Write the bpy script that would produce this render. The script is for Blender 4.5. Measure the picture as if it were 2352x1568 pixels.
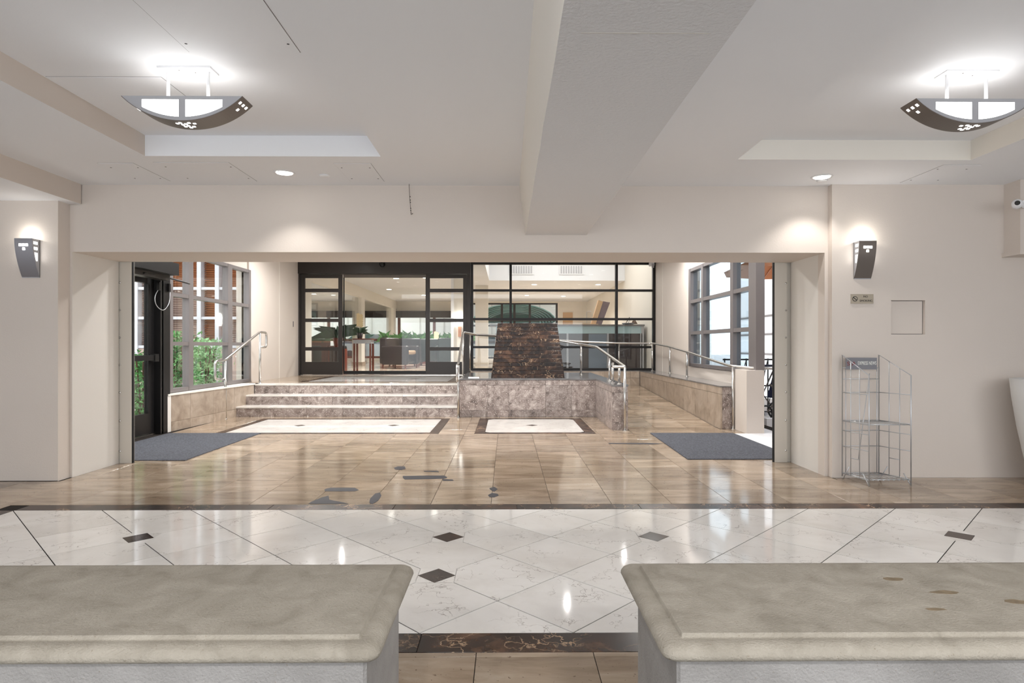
import bpy, math, random
from mathutils import Vector, Matrix
random.seed(7)
S = bpy.context.scene
for o in list(bpy.data.objects): bpy.data.objects.remove(o, do_unlink=True)
C = S.collection

# ------------------------------------------------------------------ camera
cam_d = bpy.data.cameras.new('camera'); cam = bpy.data.objects.new('camera', cam_d); C.objects.link(cam)
cam.location = (0, 0, 1.2); cam.rotation_euler = (math.radians(90), 0, -0.0085)
cam_d.sensor_width = 36; cam_d.sensor_fit = 'HORIZONTAL'; cam_d.lens = 1414 / 2352 * 36
cam_d.shift_y = 9 / 2352; cam_d.clip_start = 0.05; cam_d.clip_end = 300
S.camera = cam

# ------------------------------------------------------------------ world / exposure
w = bpy.data.worlds.new('sky'); S.world = w; w.use_nodes = True
bg = w.node_tree.nodes['Background']; bg.inputs[0].default_value = (0.93, 0.965, 1.0, 1); bg.inputs[1].default_value = 1.6
S.view_settings.view_transform = 'Standard'; S.view_settings.look = 'None'
S.view_settings.gamma = 1; S.view_settings.use_curve_mapping = False; S.view_settings.exposure = 1.0

def area(name, loc, size, power, col=(1, 1, 1), rot=(0, 0, 0), sizey=None, spread=None):
    l = bpy.data.lights.new(name, 'AREA'); l.energy = power; l.color = col; l.size = size
    if sizey: l.shape = 'RECTANGLE'; l.size_y = sizey
    if spread: l.spread = spread
    o = bpy.data.objects.new(name, l); o.location = loc; o.rotation_euler = rot; C.objects.link(o); return o
def spot(name, loc, power, col=(1, .95, .88), ang=100, blend=.7, rad=.05, rot=(0, 0, 0)):
    l = bpy.data.lights.new(name, 'SPOT'); l.energy = power; l.color = col; l.spot_size = math.radians(ang)
    l.spot_blend = blend; l.shadow_soft_size = rad
    o = bpy.data.objects.new(name, l); o.location = loc; o.rotation_euler = rot; C.objects.link(o); return o
def point(name, loc, power, col=(1, .95, .88), rad=.03):
    l = bpy.data.lights.new(name, 'POINT'); l.energy = power; l.color = col; l.shadow_soft_size = rad
    o = bpy.data.objects.new(name, l); o.location = loc; C.objects.link(o); return o

# ------------------------------------------------------------------ materials
def srgb(r, g, b):
    f = lambda c: (c / 255 / 12.92) if c / 255 <= .04045 else ((c / 255 + .055) / 1.055) ** 2.4
    return (f(r), f(g), f(b), 1)
MATS = {}
def mat(name, col, rough=.5, metal=0., bump=0., bscale=60., var=0., vscale=3., emit=0., emcol=None, spec=.5):
    m = bpy.data.materials.new(name); m.use_nodes = True; MATS[name] = m
    nt = m.node_tree; b = nt.nodes['Principled BSDF']
    b.inputs['Base Color'].default_value = col; b.inputs['Roughness'].default_value = rough
    b.inputs['Metallic'].default_value = metal; b.inputs['Specular IOR Level'].default_value = spec
    if emit:
        b.inputs['Emission Color'].default_value = emcol or col; b.inputs['Emission Strength'].default_value = emit
    if bump or var:
        g = nt.nodes.new('ShaderNodeNewGeometry')
    if bump:
        n = nt.nodes.new('ShaderNodeTexNoise'); n.inputs['Scale'].default_value = bscale; n.inputs['Detail'].default_value = 4
        nt.links.new(g.outputs['Position'], n.inputs['Vector'])
        bm = nt.nodes.new('ShaderNodeBump'); bm.inputs['Strength'].default_value = bump; bm.inputs['Distance'].default_value = .01
        nt.links.new(n.outputs['Fac'], bm.inputs['Height']); nt.links.new(bm.outputs['Normal'], b.inputs['Normal'])
    if var:
        n = nt.nodes.new('ShaderNodeTexNoise'); n.inputs['Scale'].default_value = vscale; n.inputs['Detail'].default_value = 5
        nt.links.new(g.outputs['Position'], n.inputs['Vector'])
        r = nt.nodes.new('ShaderNodeValToRGB'); r.color_ramp.elements[0].position = .3; r.color_ramp.elements[1].position = .7
        r.color_ramp.elements[0].color = tuple(c * (1 - var) for c in col[:3]) + (1,)
        r.color_ramp.elements[1].color = tuple(min(1, c * (1 + var)) for c in col[:3]) + (1,)
        nt.links.new(n.outputs['Fac'], r.inputs['Fac']); nt.links.new(r.outputs['Color'], b.inputs['Base Color'])
    return m

def stone(name, ramp, scale=(1, 1, 1), nscale=4., rough=.15, veins=None, vein_scale=3., vein_w=.03, tilevar=.12,
          speck=None, bump=0., bscale=80., distort=.6, detail=8, spec=.5, seedshift=40., pits=0.):
    """procedural stone: world-space noise shifted per piece, per-piece tone, optional veins and specks"""
    m = bpy.data.materials.new(name); m.use_nodes = True; MATS[name] = m
    nt = m.node_tree; N = nt.nodes; L = nt.links; b = N['Principled BSDF']
    b.inputs['Roughness'].default_value = rough; b.inputs['Specular IOR Level'].default_value = spec
    g = N.new('ShaderNodeNewGeometry'); oi = N.new('ShaderNodeObjectInfo')
    mp = N.new('ShaderNodeMapping'); mp.inputs['Scale'].default_value = scale
    add = N.new('ShaderNodeVectorMath'); add.operation = 'ADD'
    mul = N.new('ShaderNodeMath'); mul.operation = 'MULTIPLY'; mul.inputs[1].default_value = seedshift
    L.new(oi.outputs['Random'], mul.inputs[0]); L.new(g.outputs['Position'], mp.inputs['Vector'])
    L.new(mp.outputs['Vector'], add.inputs[0]); L.new(mul.outputs[0], add.inputs[1])
    n = N.new('ShaderNodeTexNoise'); n.inputs['Scale'].default_value = nscale; n.inputs['Detail'].default_value = detail
    n.inputs['Roughness'].default_value = .62; n.inputs['Distortion'].default_value = distort
    L.new(add.outputs[0], n.inputs['Vector'])
    r = N.new('ShaderNodeValToRGB'); e = r.color_ramp.elements
    e[0].position, e[0].color = ramp[0]; e[1].position, e[1].color = ramp[-1]
    for p, c in ramp[1:-1]:
        q = e.new(p); q.color = c
    L.new(n.outputs['Fac'], r.inputs['Fac']); col = r.outputs['Color']
    if speck:
        v = N.new('ShaderNodeTexNoise'); v.inputs['Scale'].default_value = speck[1]; v.inputs['Detail'].default_value = 3
        L.new(g.outputs['Position'], v.inputs['Vector'])
        rr = N.new('ShaderNodeValToRGB'); rr.color_ramp.elements[0].position = speck[2]; rr.color_ramp.elements[1].position = speck[2] + .06
        mx = N.new('ShaderNodeMix'); mx.data_type = 'RGBA'
        L.new(v.outputs['Fac'], rr.inputs['Fac']); L.new(rr.outputs['Color'], mx.inputs['Factor'])
        L.new(col, mx.inputs['A']); mx.inputs['B'].default_value = speck[0]; col = mx.outputs['Result']
    if veins:
        wn = N.new('ShaderNodeTexNoise'); wn.inputs['Scale'].default_value = vein_scale * 1.6; wn.inputs['Detail'].default_value = 6
        L.new(add.outputs[0], wn.inputs['Vector'])
        sc = N.new('ShaderNodeVectorMath'); sc.operation = 'SCALE'; sc.inputs['Scale'].default_value = .45
        L.new(wn.outputs['Color'], sc.inputs[0])
        ad = N.new('ShaderNodeVectorMath'); ad.operation = 'ADD'; L.new(add.outputs[0], ad.inputs[0]); L.new(sc.outputs[0], ad.inputs[1])
        vo = N.new('ShaderNodeTexVoronoi'); vo.feature = 'DISTANCE_TO_EDGE'; vo.inputs['Scale'].default_value = vein_scale
        L.new(ad.outputs[0], vo.inputs['Vector'])
        vr = N.new('ShaderNodeValToRGB'); vr.color_ramp.elements[0].position = 0; vr.color_ramp.elements[1].position = vein_w
        vr.color_ramp.elements[0].color = (1, 1, 1, 1); vr.color_ramp.elements[1].color = (0, 0, 0, 1)
        L.new(vo.outputs['Distance'], vr.inputs['Fac'])
        mk = N.new('ShaderNodeTexNoise'); mk.inputs['Scale'].default_value = vein_scale * .9; L.new(add.outputs[0], mk.inputs['Vector'])
        mr = N.new('ShaderNodeValToRGB'); mr.color_ramp.elements[0].position = .45; mr.color_ramp.elements[1].position = .62
        L.new(mk.outputs['Fac'], mr.inputs['Fac'])
        mm = N.new('ShaderNodeMath'); mm.operation = 'MULTIPLY'; L.new(vr.outputs['Color'], mm.inputs[0]); L.new(mr.outputs['Color'], mm.inputs[1])
        m2 = N.new('ShaderNodeMath'); m2.operation = 'MULTIPLY'; m2.inputs[1].default_value = veins[1]; L.new(mm.outputs[0], m2.inputs[0])
        mx = N.new('ShaderNodeMix'); mx.data_type = 'RGBA'; L.new(m2.outputs[0], mx.inputs['Factor'])
        L.new(col, mx.inputs['A']); mx.inputs['B'].default_value = veins[0]; col = mx.outputs['Result']
    # per-piece tone
    wn2 = N.new('ShaderNodeTexWhiteNoise'); wn2.noise_dimensions = '1D'; L.new(oi.outputs['Random'], wn2.inputs['W'])
    mr2 = N.new('ShaderNodeMapRange'); mr2.inputs['To Min'].default_value = 1 - tilevar; mr2.inputs['To Max'].default_value = 1 + tilevar
    L.new(wn2.outputs['Value'], mr2.inputs['Value'])
    hs = N.new('ShaderNodeHueSaturation'); L.new(mr2.outputs[0], hs.inputs['Value']); L.new(col, hs.inputs['Color'])
    L.new(hs.outputs['Color'], b.inputs['Base Color'])
    if bump:
        n3 = N.new('ShaderNodeTexNoise'); n3.inputs['Scale'].default_value = bscale; n3.inputs['Detail'].default_value = 5
        L.new(g.outputs['Position'], n3.inputs['Vector'])
        bm = N.new('ShaderNodeBump'); bm.inputs['Strength'].default_value = bump; bm.inputs['Distance'].default_value = .01
        L.new(n3.outputs['Fac'], bm.inputs['Height']); L.new(bm.outputs['Normal'], b.inputs['Normal'])
    return m

def glass(name, tint=(.97, .985, .98, 1), refl=1.0):
    m = bpy.data.materials.new(name); m.use_nodes = True; MATS[name] = m
    nt = m.node_tree; N = nt.nodes; L = nt.links; N.remove(N['Principled BSDF'])
    t = N.new('ShaderNodeBsdfTransparent'); t.inputs[0].default_value = tint
    gl = N.new('ShaderNodeBsdfGlossy'); gl.inputs['Roughness'].default_value = .01
    lw = N.new('ShaderNodeLayerWeight'); lw.inputs['Blend'].default_value = .5
    pw = N.new('ShaderNodeMath'); pw.operation = 'POWER'; pw.inputs[1].default_value = 4.; L.new(lw.outputs['Facing'], pw.inputs[0])
    fr = N.new('ShaderNodeMath'); fr.operation = 'MULTIPLY_ADD'; fr.inputs[1].default_value = .6; fr.inputs[2].default_value = .035 * refl
    L.new(pw.outputs[0], fr.inputs[0])
    mx = N.new('ShaderNodeMixShader'); L.new(fr.outputs[0], mx.inputs[0]); L.new(t.outputs[0], mx.inputs[1]); L.new(gl.outputs[0], mx.inputs[2])
    L.new(mx.outputs[0], N['Material Output'].inputs[0]); return m

M_wall = mat('wall_paint', srgb(216, 206, 197), .6, bump=.08, bscale=90, var=.015, vscale=1.2)
M_wallL = mat('pale_wall_paint', srgb(226, 222, 216), .6, bump=.06, bscale=90)
M_ceil = mat('ceiling_paint', srgb(240, 241, 244), .7, bump=.04, bscale=120)
M_beam = mat('rough_beam_paint', srgb(226, 225, 226), .7, bump=.35, bscale=70)
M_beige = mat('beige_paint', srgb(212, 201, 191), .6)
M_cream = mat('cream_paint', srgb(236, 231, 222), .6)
M_intwall = mat('interior_wall_paint', srgb(236, 230, 220), .6)
M_jamb = mat('painted_jamb', srgb(206, 200, 190), .45)
M_rubber = mat('black_rubber', srgb(25, 24, 24), .6)
M_dark = mat('dark_bronze_metal', srgb(50, 46, 44), .35, .3)
M_black = mat('black_metal', srgb(30, 29, 30), .35, .4)
M_grey = mat('grey_window_metal', srgb(128, 122, 122), .4, .3)
M_white = mat('white_metal', srgb(238, 238, 240), .4)
M_steel = mat('brushed_steel', srgb(205, 203, 200), .22, 1.)
M_zinc = mat('zinc_wire', srgb(200, 202, 205), .3, .6)
M_glass = glass('clear_glass')
M_glassblue = glass('blue_tint_glass', (.80, .88, .93, 1), 1.2)
M_trav = stone('travertine', [(.26, srgb(122, 103, 84)), (.42, srgb(150, 131, 111)), (.58, srgb(170, 152, 132)), (.8, srgb(200, 186, 169))],
               scale=(.5, 1.6, 1), nscale=3.6, rough=.12, tilevar=.2, speck=(srgb(112, 92, 76), 55, .66), detail=9)
M_trav_rough = stone('travertine_wall', [(.3, srgb(88, 76, 71)), (.44, srgb(138, 124, 118)), (.58, srgb(166, 153, 147)), (.74, srgb(208, 198, 192))],
               nscale=9, rough=.35, tilevar=.14, speck=(srgb(214, 206, 200), 60, .60), detail=10, bump=.1)
M_trav_beige = stone('travertine_beige', [(.28, srgb(140, 124, 108)), (.5, srgb(172, 156, 140)), (.78, srgb(198, 184, 170))],
               nscale=4, rough=.3, tilevar=.1, detail=9)
M_marble = stone('cream_marble', [(.3, srgb(214, 209, 203)), (.5, srgb(226, 222, 217)), (.75, srgb(236, 233, 229))], nscale=1.6, rough=.07,
               veins=(srgb(108, 92, 82), .75), vein_scale=4.5, vein_w=.016, tilevar=.035)
M_emp = stone('dark_emperador', [(.32, srgb(18, 11, 9)), (.5, srgb(46, 31, 24)), (.64, srgb(84, 59, 43)), (.85, srgb(124, 92, 68))], nscale=6, rough=.26,
               veins=(srgb(190, 160, 130), .8), vein_scale=5, vein_w=.03, tilevar=.45, detail=8, spec=.3)
M_inset = stone('dark_inset_stone', [(.3, srgb(26, 18, 15)), (.55, srgb(52, 38, 32)), (.85, srgb(104, 80, 64))], nscale=14, rough=.15,
               veins=(srgb(170, 145, 120), .35), vein_scale=12, vein_w=.02, tilevar=.15, spec=.35)
M_lime = stone('limestone', [(.28, srgb(128, 120, 107)), (.45, srgb(144, 136, 123)), (.58, srgb(152, 144, 131)), (.75, srgb(164, 156, 143))], nscale=8, rough=.75, tilevar=0,
               speck=(srgb(128, 116, 100), 130, .67), bump=.45, bscale=150, seedshift=7)
M_tread = stone('pale_tread_stone', [(.3, srgb(205, 198, 190)), (.7, srgb(235, 231, 226))], nscale=4, rough=.15, tilevar=.05)
M_pool = mat('wet_grey_stone', srgb(118, 116, 116), .12, var=.2, vscale=8)
M_grout = mat('grout', srgb(46, 41, 38), .9, spec=.1)
M_grout_g = mat('grey_grout', srgb(120, 110, 104), .8)
M_tape = mat('dark_tape', srgb(50, 48, 54), .6, spec=.25)
M_mat = mat('mat_pile', srgb(84, 86, 94), .95, bump=1., bscale=160, var=.45, vscale=60)
M_fix = mat('fixture_silver', srgb(178, 178, 182), .35, .3)
M_silver = mat('silver_shade', srgb(176, 178, 188), .3, .7)
M_fixdark = mat('fixture_bronze', srgb(112, 104, 98), .4, .3)
M_glow = mat('lit_acrylic', (1, .99, .96, 1), .5, emit=3.2)
M_glow2 = mat('lit_lens', (1, .96, .88, 1), .5, emit=6)
M_plant = mat('leaf_green', srgb(92, 152, 84), .5, var=.5, vscale=5)
M_plant2 = mat('leaf_pale_green', srgb(150, 196, 140), .5, var=.35, vscale=6)
M_plant3 = mat('leaf_dark_green', srgb(34, 66, 40), .45, var=.3, vscale=8)
M_bark = mat('bark', srgb(96, 72, 56), .8)
M_soil = mat('pale_gravel', srgb(206, 198, 188), .9, bump=.8, bscale=40, var=.2, vscale=20)
M_conc = mat('concrete_paving', srgb(176, 170, 166), .8, var=.08, vscale=3)
M_wood = mat('orange_brown_wood', srgb(190, 126, 82), .5, var=.15, vscale=6)
M_tan = mat('tan_wood', srgb(208, 172, 132), .5)
M_blind = mat('mauve_brown_blind', srgb(196, 172, 162), .6)
M_frame = mat('weathered_white', srgb(206, 206, 212), .5)
M_redwood = mat('red_brown_wood', srgb(112, 54, 38), .4)
M_leather = mat('dark_leather', srgb(38, 30, 32), .3)
M_leatherg = mat('dark_green_leather', srgb(34, 44, 42), .35)
M_cushion = mat('tan_cushion', srgb(190, 160, 130), .8)
M_counter = mat('counter_top', srgb(110, 108, 108), .2)
M_tealglass = mat('pale_blue_glass', srgb(178, 204, 210), .1)
M_darkpanel = mat('dark_panel', srgb(64, 56, 56), .25)
M_bluepanel = mat('blue_grey_panel', srgb(112, 126, 142), .25)
M_teal = mat('teal_awning', srgb(40, 112, 108), .7)
M_tealrib = mat('pale_teal_rib', srgb(150, 214, 212), .5)
M_orange = mat('orange_canvas', srgb(226, 170, 130), .8)
M_signm = mat('bronze_sign', srgb(168, 158, 142), .4, .4)
M_ink = mat('dark_ink', srgb(40, 36, 34), .6)
M_whiteink = mat('white_ink', srgb(236, 236, 230), .6)
M_redink = mat('red_ink', srgb(130, 56, 56), .6)
M_signgrey = mat('grey_card', srgb(128, 128, 134), .6)
M_vase = mat('white_fibreglass', srgb(226, 226, 224), .3)
M_carpaint = mat('car_paint', srgb(206, 212, 214), .2)
M_carglass = mat('car_glass', srgb(70, 96, 110), .1)
M_navy = mat('navy_fabric', srgb(48, 50, 78), .8)
M_orchid = mat('orchid_petal', srgb(248, 226, 180), .6)
M_rattan = mat('rattan', srgb(126, 108, 112), .7, bump=.6, bscale=200)
M_paper = mat('paper', srgb(232, 230, 226), .7)
M_intfloor = stone('interior_floor_stone', [(.3, srgb(170, 154, 138)), (.7, srgb(204, 190, 174))], nscale=2, rough=.15, tilevar=.1)

# ------------------------------------------------------------------ mesh helpers
class MB:
    def __init__(s): s.v = []; s.f = []; s.mi = []
    def add(s, vs, fs, mi=0):
        k = len(s.v); s.v += [tuple(v) for v in vs]; s.f += [tuple(i + k for i in f) for f in fs]; s.mi += [mi] * len(fs); return s
    def box(s, x0, x1, y0, y1, z0, z1, mi=0, mis=None):
        vs = [(x0, y0, z0), (x1, y0, z0), (x1, y1, z0), (x0, y1, z0), (x0, y0, z1), (x1, y0, z1), (x1, y1, z1), (x0, y1, z1)]
        fs = [(0, 3, 2, 1), (4, 5, 6, 7), (0, 1, 5, 4), (1, 2, 6, 5), (2, 3, 7, 6), (3, 0, 4, 7)]
        s.add(vs, fs, mi)
        if mis:
            for i, m in mis.items(): s.mi[-6 + i] = m
        return s
    def prism(s, poly, z0, z1, axis='z', mi=0):
        """convex polygon extruded; poly in the two other axes (x,y | x,z for 'y' | y,z for 'x')"""
        n = len(poly)
        def P(a, b, t): return (a, b, t) if axis == 'z' else ((a, t, b) if axis == 'y' else (t, a, b))
        vs = [P(a, b, z0) for a, b in poly] + [P(a, b, z1) for a, b in poly]
        fs = [tuple(range(n))[::-1], tuple(range(n, 2 * n))] + [(i, (i + 1) % n, n + (i + 1) % n, n + i) for i in range(n)]
        return s.add(vs, fs, mi)
    def bevbox(s, x0, x1, y0, y1, z0, z1, b, mi=0):
        """box with chamfered top edges"""
        vs = [(x0, y0, z0), (x1, y0, z0), (x1, y1, z0), (x0, y1, z0), (x0, y0, z1 - b), (x1, y0, z1 - b), (x1, y1, z1 - b), (x0, y1, z1 - b),
              (x0 + b, y0 + b, z1), (x1 - b, y0 + b, z1), (x1 - b, y1 - b, z1), (x0 + b, y1 - b, z1)]
        fs = [(0, 3, 2, 1), (8, 9, 10, 11)] + [(i, (i + 1) % 4, 4 + (i + 1) % 4, 4 + i) for i in range(4)] + [(4 + i, 4 + (i + 1) % 4, 8 + (i + 1) % 4, 8 + i) for i in range(4)]
        return s.add(vs, fs, mi)
    def tube(s, pts, r, seg=8, fillet=0., mi=0, closed=False):
        pts = [Vector(p) for p in pts]
        if fillet:
            q = [pts[0]]
            for i in range(1, len(pts) - 1):
                a, b, c = pts[i - 1], pts[i], pts[i + 1]
                d1 = min(fillet, (a - b).length * .45); d2 = min(fillet, (c - b).length * .45)
                p0 = b + (a - b).normalized() * d1; p2 = b + (c - b).normalized() * d2
                for k in range(5):
                    t = k / 4; q.append((1 - t) ** 2 * p0 + 2 * t * (1 - t) * b + t * t * p2)
            q.append(pts[-1]); pts = q
        n = len(pts); vs = []; up = None
        for i, p in enumerate(pts):
            d = (pts[min(i + 1, n - 1)] - pts[max(i - 1, 0)]).normalized()
            if up is None:
                up = Vector((0, 0, 1)) if abs(d.z) < .9 else Vector((1, 0, 0))
            u = d.cross(up).normalized(); w_ = u.cross(d).normalized(); up = w_
            for k in range(seg):
                a = 2 * math.pi * k / seg; vs.append(p + u * (r * math.cos(a)) + w_ * (r * math.sin(a)))
        fs = [(i * seg + k, i * seg + (k + 1) % seg, (i + 1) * seg + (k + 1) % seg, (i + 1) * seg + k) for i in range(n - 1) for k in range(seg)]
        fs += [tuple(range(seg))[::-1], tuple(range((n - 1) * seg, n * seg))]
        return s.add(vs, fs, mi)
    def lathe(s, prof, c=(0, 0, 0), seg=24, mi=0, axis='z'):
        vs = []; n = len(prof)
        for r, z in prof:
            for k in range(seg):
                a = 2 * math.pi * k / seg; x, y = r * math.cos(a), r * math.sin(a)
                p = (x, y, z) if axis == 'z' else ((x, -z, y) if axis == 'y' else (z, x, y))
                vs.append((p[0] + c[0], p[1] + c[1], p[2] + c[2]))
        fs = [(i * seg + k, i * seg + (k + 1) % seg, (i + 1) * seg + (k + 1) % seg, (i + 1) * seg + k) for i in range(n - 1) for k in range(seg)]
        fs += [tuple(range(seg))[::-1], tuple(range((n - 1) * seg, n * seg))]
        return s.add(vs, fs, mi)
    def leaf(s, p, d, L, wd, nrm, mi=0, bend=.25):
        p = Vector(p); d = Vector(d).normalized(); n = Vector(nrm).normalized(); sd = d.cross(n)
        if sd.length < 1e-3: sd = Vector((1, 0, 0))
        sd.normalize(); n = sd.cross(d)
        m = p + d * L * .5 + n * L * bend * .3; t = p + d * L - n * L * bend
        return s.add([p, m + sd * wd / 2, t, m - sd * wd / 2], [(0, 1, 2), (0, 2, 3)], mi)
    def mesh(s, name, mats, smooth=False):
        me = bpy.data.meshes.new(name); me.from_pydata(s.v, [], s.f)
        for m in (mats if isinstance(mats, (list, tuple)) else [mats]): me.materials.append(m)
        for p, mi in zip(me.polygons, s.mi): p.material_index = mi; p.use_smooth = smooth
        me.update(); return me
    def build(s, name, mats, parent=None, smooth=False, **kw):
        return link(name, s.mesh(name, mats, smooth), parent, **kw)

def link(name, me, parent=None, loc=(0, 0, 0), rot=(0, 0, 0), scale=None, **kw):
    o = bpy.data.objects.new(name, me); C.objects.link(o); o.location = loc; o.rotation_euler = rot
    if scale: o.scale = scale
    if parent:
        o.parent = parent
    for k, v in kw.items(): o[k] = v
    return o
def thing(name, label, cat, loc=(0, 0, 0), rz=0, group=None):
    o = bpy.data.objects.new(name, None); C.objects.link(o); o.location = loc; o.rotation_euler = (0, 0, rz)
    o.empty_display_size = .1; o['label'] = label; o['category'] = cat
    if group: o['group'] = group
    return o
def tag(o, label, cat, group=None):
    o['label'] = label; o['category'] = cat
    if group: o['group'] = group
    return o
def struct(o): o['kind'] = 'structure'; return o
def dup(root, loc, rz=0, label=None, group=None, scale=None):
    r = root.copy(); C.objects.link(r); r.location = loc; r.rotation_euler = (0, 0, rz)
    if scale: r.scale = scale
    if label: r['label'] = label
    if group: r['group'] = group
    for ch in list(root.children):
        c = ch.copy(); C.objects.link(c); c.parent = r
        for g in ch.children:
            d = g.copy(); C.objects.link(d); d.parent = c
    return r
def text(name, body, size, m, parent, loc, rot, depth=.001, width=None):
    cu = bpy.data.curves.new(name, 'FONT'); cu.body = body; cu.size = size; cu.extrude = depth; cu.align_x = 'CENTER'; cu.align_y = 'CENTER'
    o = bpy.data.objects.new(name, cu); C.objects.link(o)
    bpy.context.view_layer.update()
    me = bpy.data.meshes.new_from_object(o.evaluated_get(bpy.context.evaluated_depsgraph_get()))
    bpy.data.objects.remove(o); me.materials.clear(); me.materials.append(m)
    t = link(name, me, parent, loc, rot)
    if width:
        xs = [v.co.x for v in me.vertices]; k = width / (max(xs) - min(xs)); t.scale = (k, 1, 1)
    return t

# polygon clipping against an axis aligned rectangle
def clip(poly, x0, x1, y0, y1):
    def cut(P, f, g):
        out = []
        for i in range(len(P)):
            a, b = P[i], P[(i + 1) % len(P)]; fa, fb = f(a), f(b)
            if fa >= 0: out.append(a)
            if (fa > 0 and fb < 0) or (fa < 0 and fb > 0):
                t = fa / (fa - fb); out.append((a[0] + (b[0] - a[0]) * t, a[1] + (b[1] - a[1]) * t))
        return out
    for f in (lambda p: p[0] - x0, lambda p: x1 - p[0], lambda p: p[1] - y0, lambda p: y1 - p[1]):
        if len(poly) < 3: return []
        poly = cut(poly, f, None)
    return poly
def area2(P): return abs(sum(P[i][0] * P[(i + 1) % len(P)][1] - P[(i + 1) % len(P)][0] * P[i][1] for i in range(len(P)))) / 2
def subtract(rects, hole):
    out = []
    hx0, hx1, hy0, hy1 = hole
    for x0, x1, y0, y1 in rects:
        if x1 <= hx0 or x0 >= hx1 or y1 <= hy0 or y0 >= hy1: out.append((x0, x1, y0, y1)); continue
        if x0 < hx0: out.append((x0, hx0, y0, y1))
        if x1 > hx1: out.append((hx1, x1, y0, y1))
        a, b = max(x0, hx0), min(x1, hx1)
        if y0 < hy0: out.append((a, b, y0, hy0))
        if y1 > hy1: out.append((a, b, hy1, y1))
    return [r for r in out if r[1] - r[0] > .02 and r[3] - r[2] > .02]
G = .0028       # joint width
_tm = {}
def tile(name, m, parent, rect, z, th=.003, zfun=None):
    x0, x1, y0, y1 = rect
    key = (name, m.name, round(x1 - x0, 3), round(y1 - y0, 3), round(th, 4))
    if key not in _tm:
        a, b = (x1 - x0 - G) / 2, (y1 - y0 - G) / 2
        _tm[key] = MB().bevbox(-a, a, -b, b, -th, 0, .0012).mesh(name, m)
    rot = (0, 0, 0)
    if zfun:
        z = zfun((y0 + y1) / 2); rot = (math.atan2(zfun(y1) - zfun(y0), y1 - y0), 0, 0)
    return link(name, _tm[key], parent, ((x0 + x1) / 2, (y0 + y1) / 2, z), rot)
TW = .4572; TX0 = -.119; TY0 = 4.66
def grid_rects(x0, x1, y0, y1):
    out = []
    i = math.floor((x0 - TX0) / TW)
    while TX0 + i * TW < x1:
        j = math.floor((y0 - TY0) / TW)
        while TY0 + j * TW < y1:
            r = (max(x0, TX0 + i * TW), min(x1, TX0 + (i + 1) * TW), max(y0, TY0 + j * TW), min(y1, TY0 + (j + 1) * TW))
            if r[1] - r[0] > .03 and r[3] - r[2] > .03: out.append(r)
            j += 1
        i += 1
    return out

# ================================================================== FLOOR
floor = struct(MB().box(-7, 6.2, -2.5, 6.0, -.3, -.0033).box(-5.0, 3.9, 6.0, 14.6, -.3, -.0033).build('floor', M_grout))
tiles = []
tiles += grid_rects(-7, 2.96, 4.66, 5.475) + grid_rects(2.96, 6.15, 4.66, 5.558)
tiles += grid_rects(-3.95, 2.95, 5.475, 6.4888)
tiles += grid_rects(-4.6, 3.06, 6.4888, 10.40) + [(3.062, 3.258, 8.37, 8.80)]
for h in ((-4.2, -.93, 8.37, 10.14), (-.44, 1.215, 8.355, 10.15), (-.82, 1.56, 10.32, 10.6), (1.5, 1.74, 8.69, 10.6), (1.74, 3.1, 9.0, 10.6),
          (-3.9, -3.95, 0, 1)):
    tiles = subtract(tiles, h)
for r in tiles:
    if r[0] < -4.05 and 5.475 <= r[2] < 6.3: continue
    tile('travertine_tile', M_trav, floor, r, 0)
for r in grid_rects(-1.6, 1.6, 1.75, 2.409): tile('travertine_tile', M_trav, floor, r, 0)
# dark borders of the marble field
MX0, MX1, MY0, MY1 = -3.58, 5.2, 2.572, 4.506
x = MX0
while x < MX1:
    x2 = min(x + .914, MX1)
    tile('border_tile', M_emp, floor, (x, x2, MY1, 4.66), 0)
    if -1.6 < x < 1.6 or -1.6 < x2 < 1.6: tile('border_tile', M_emp, floor, (x - .43, x2 - .43, 2.409, MY0), 0)
    x = x2
for k in range(3): tile('border_tile', M_emp, floor, (MX0 - .15, MX0, MY0 + k * .645, MY0 + (k + 1) * .645), 0)
for r in grid_rects(-6.9, MX0 - .15, 2.6, 4.66): tile('travertine_tile', M_trav, floor, r, 0)
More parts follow.
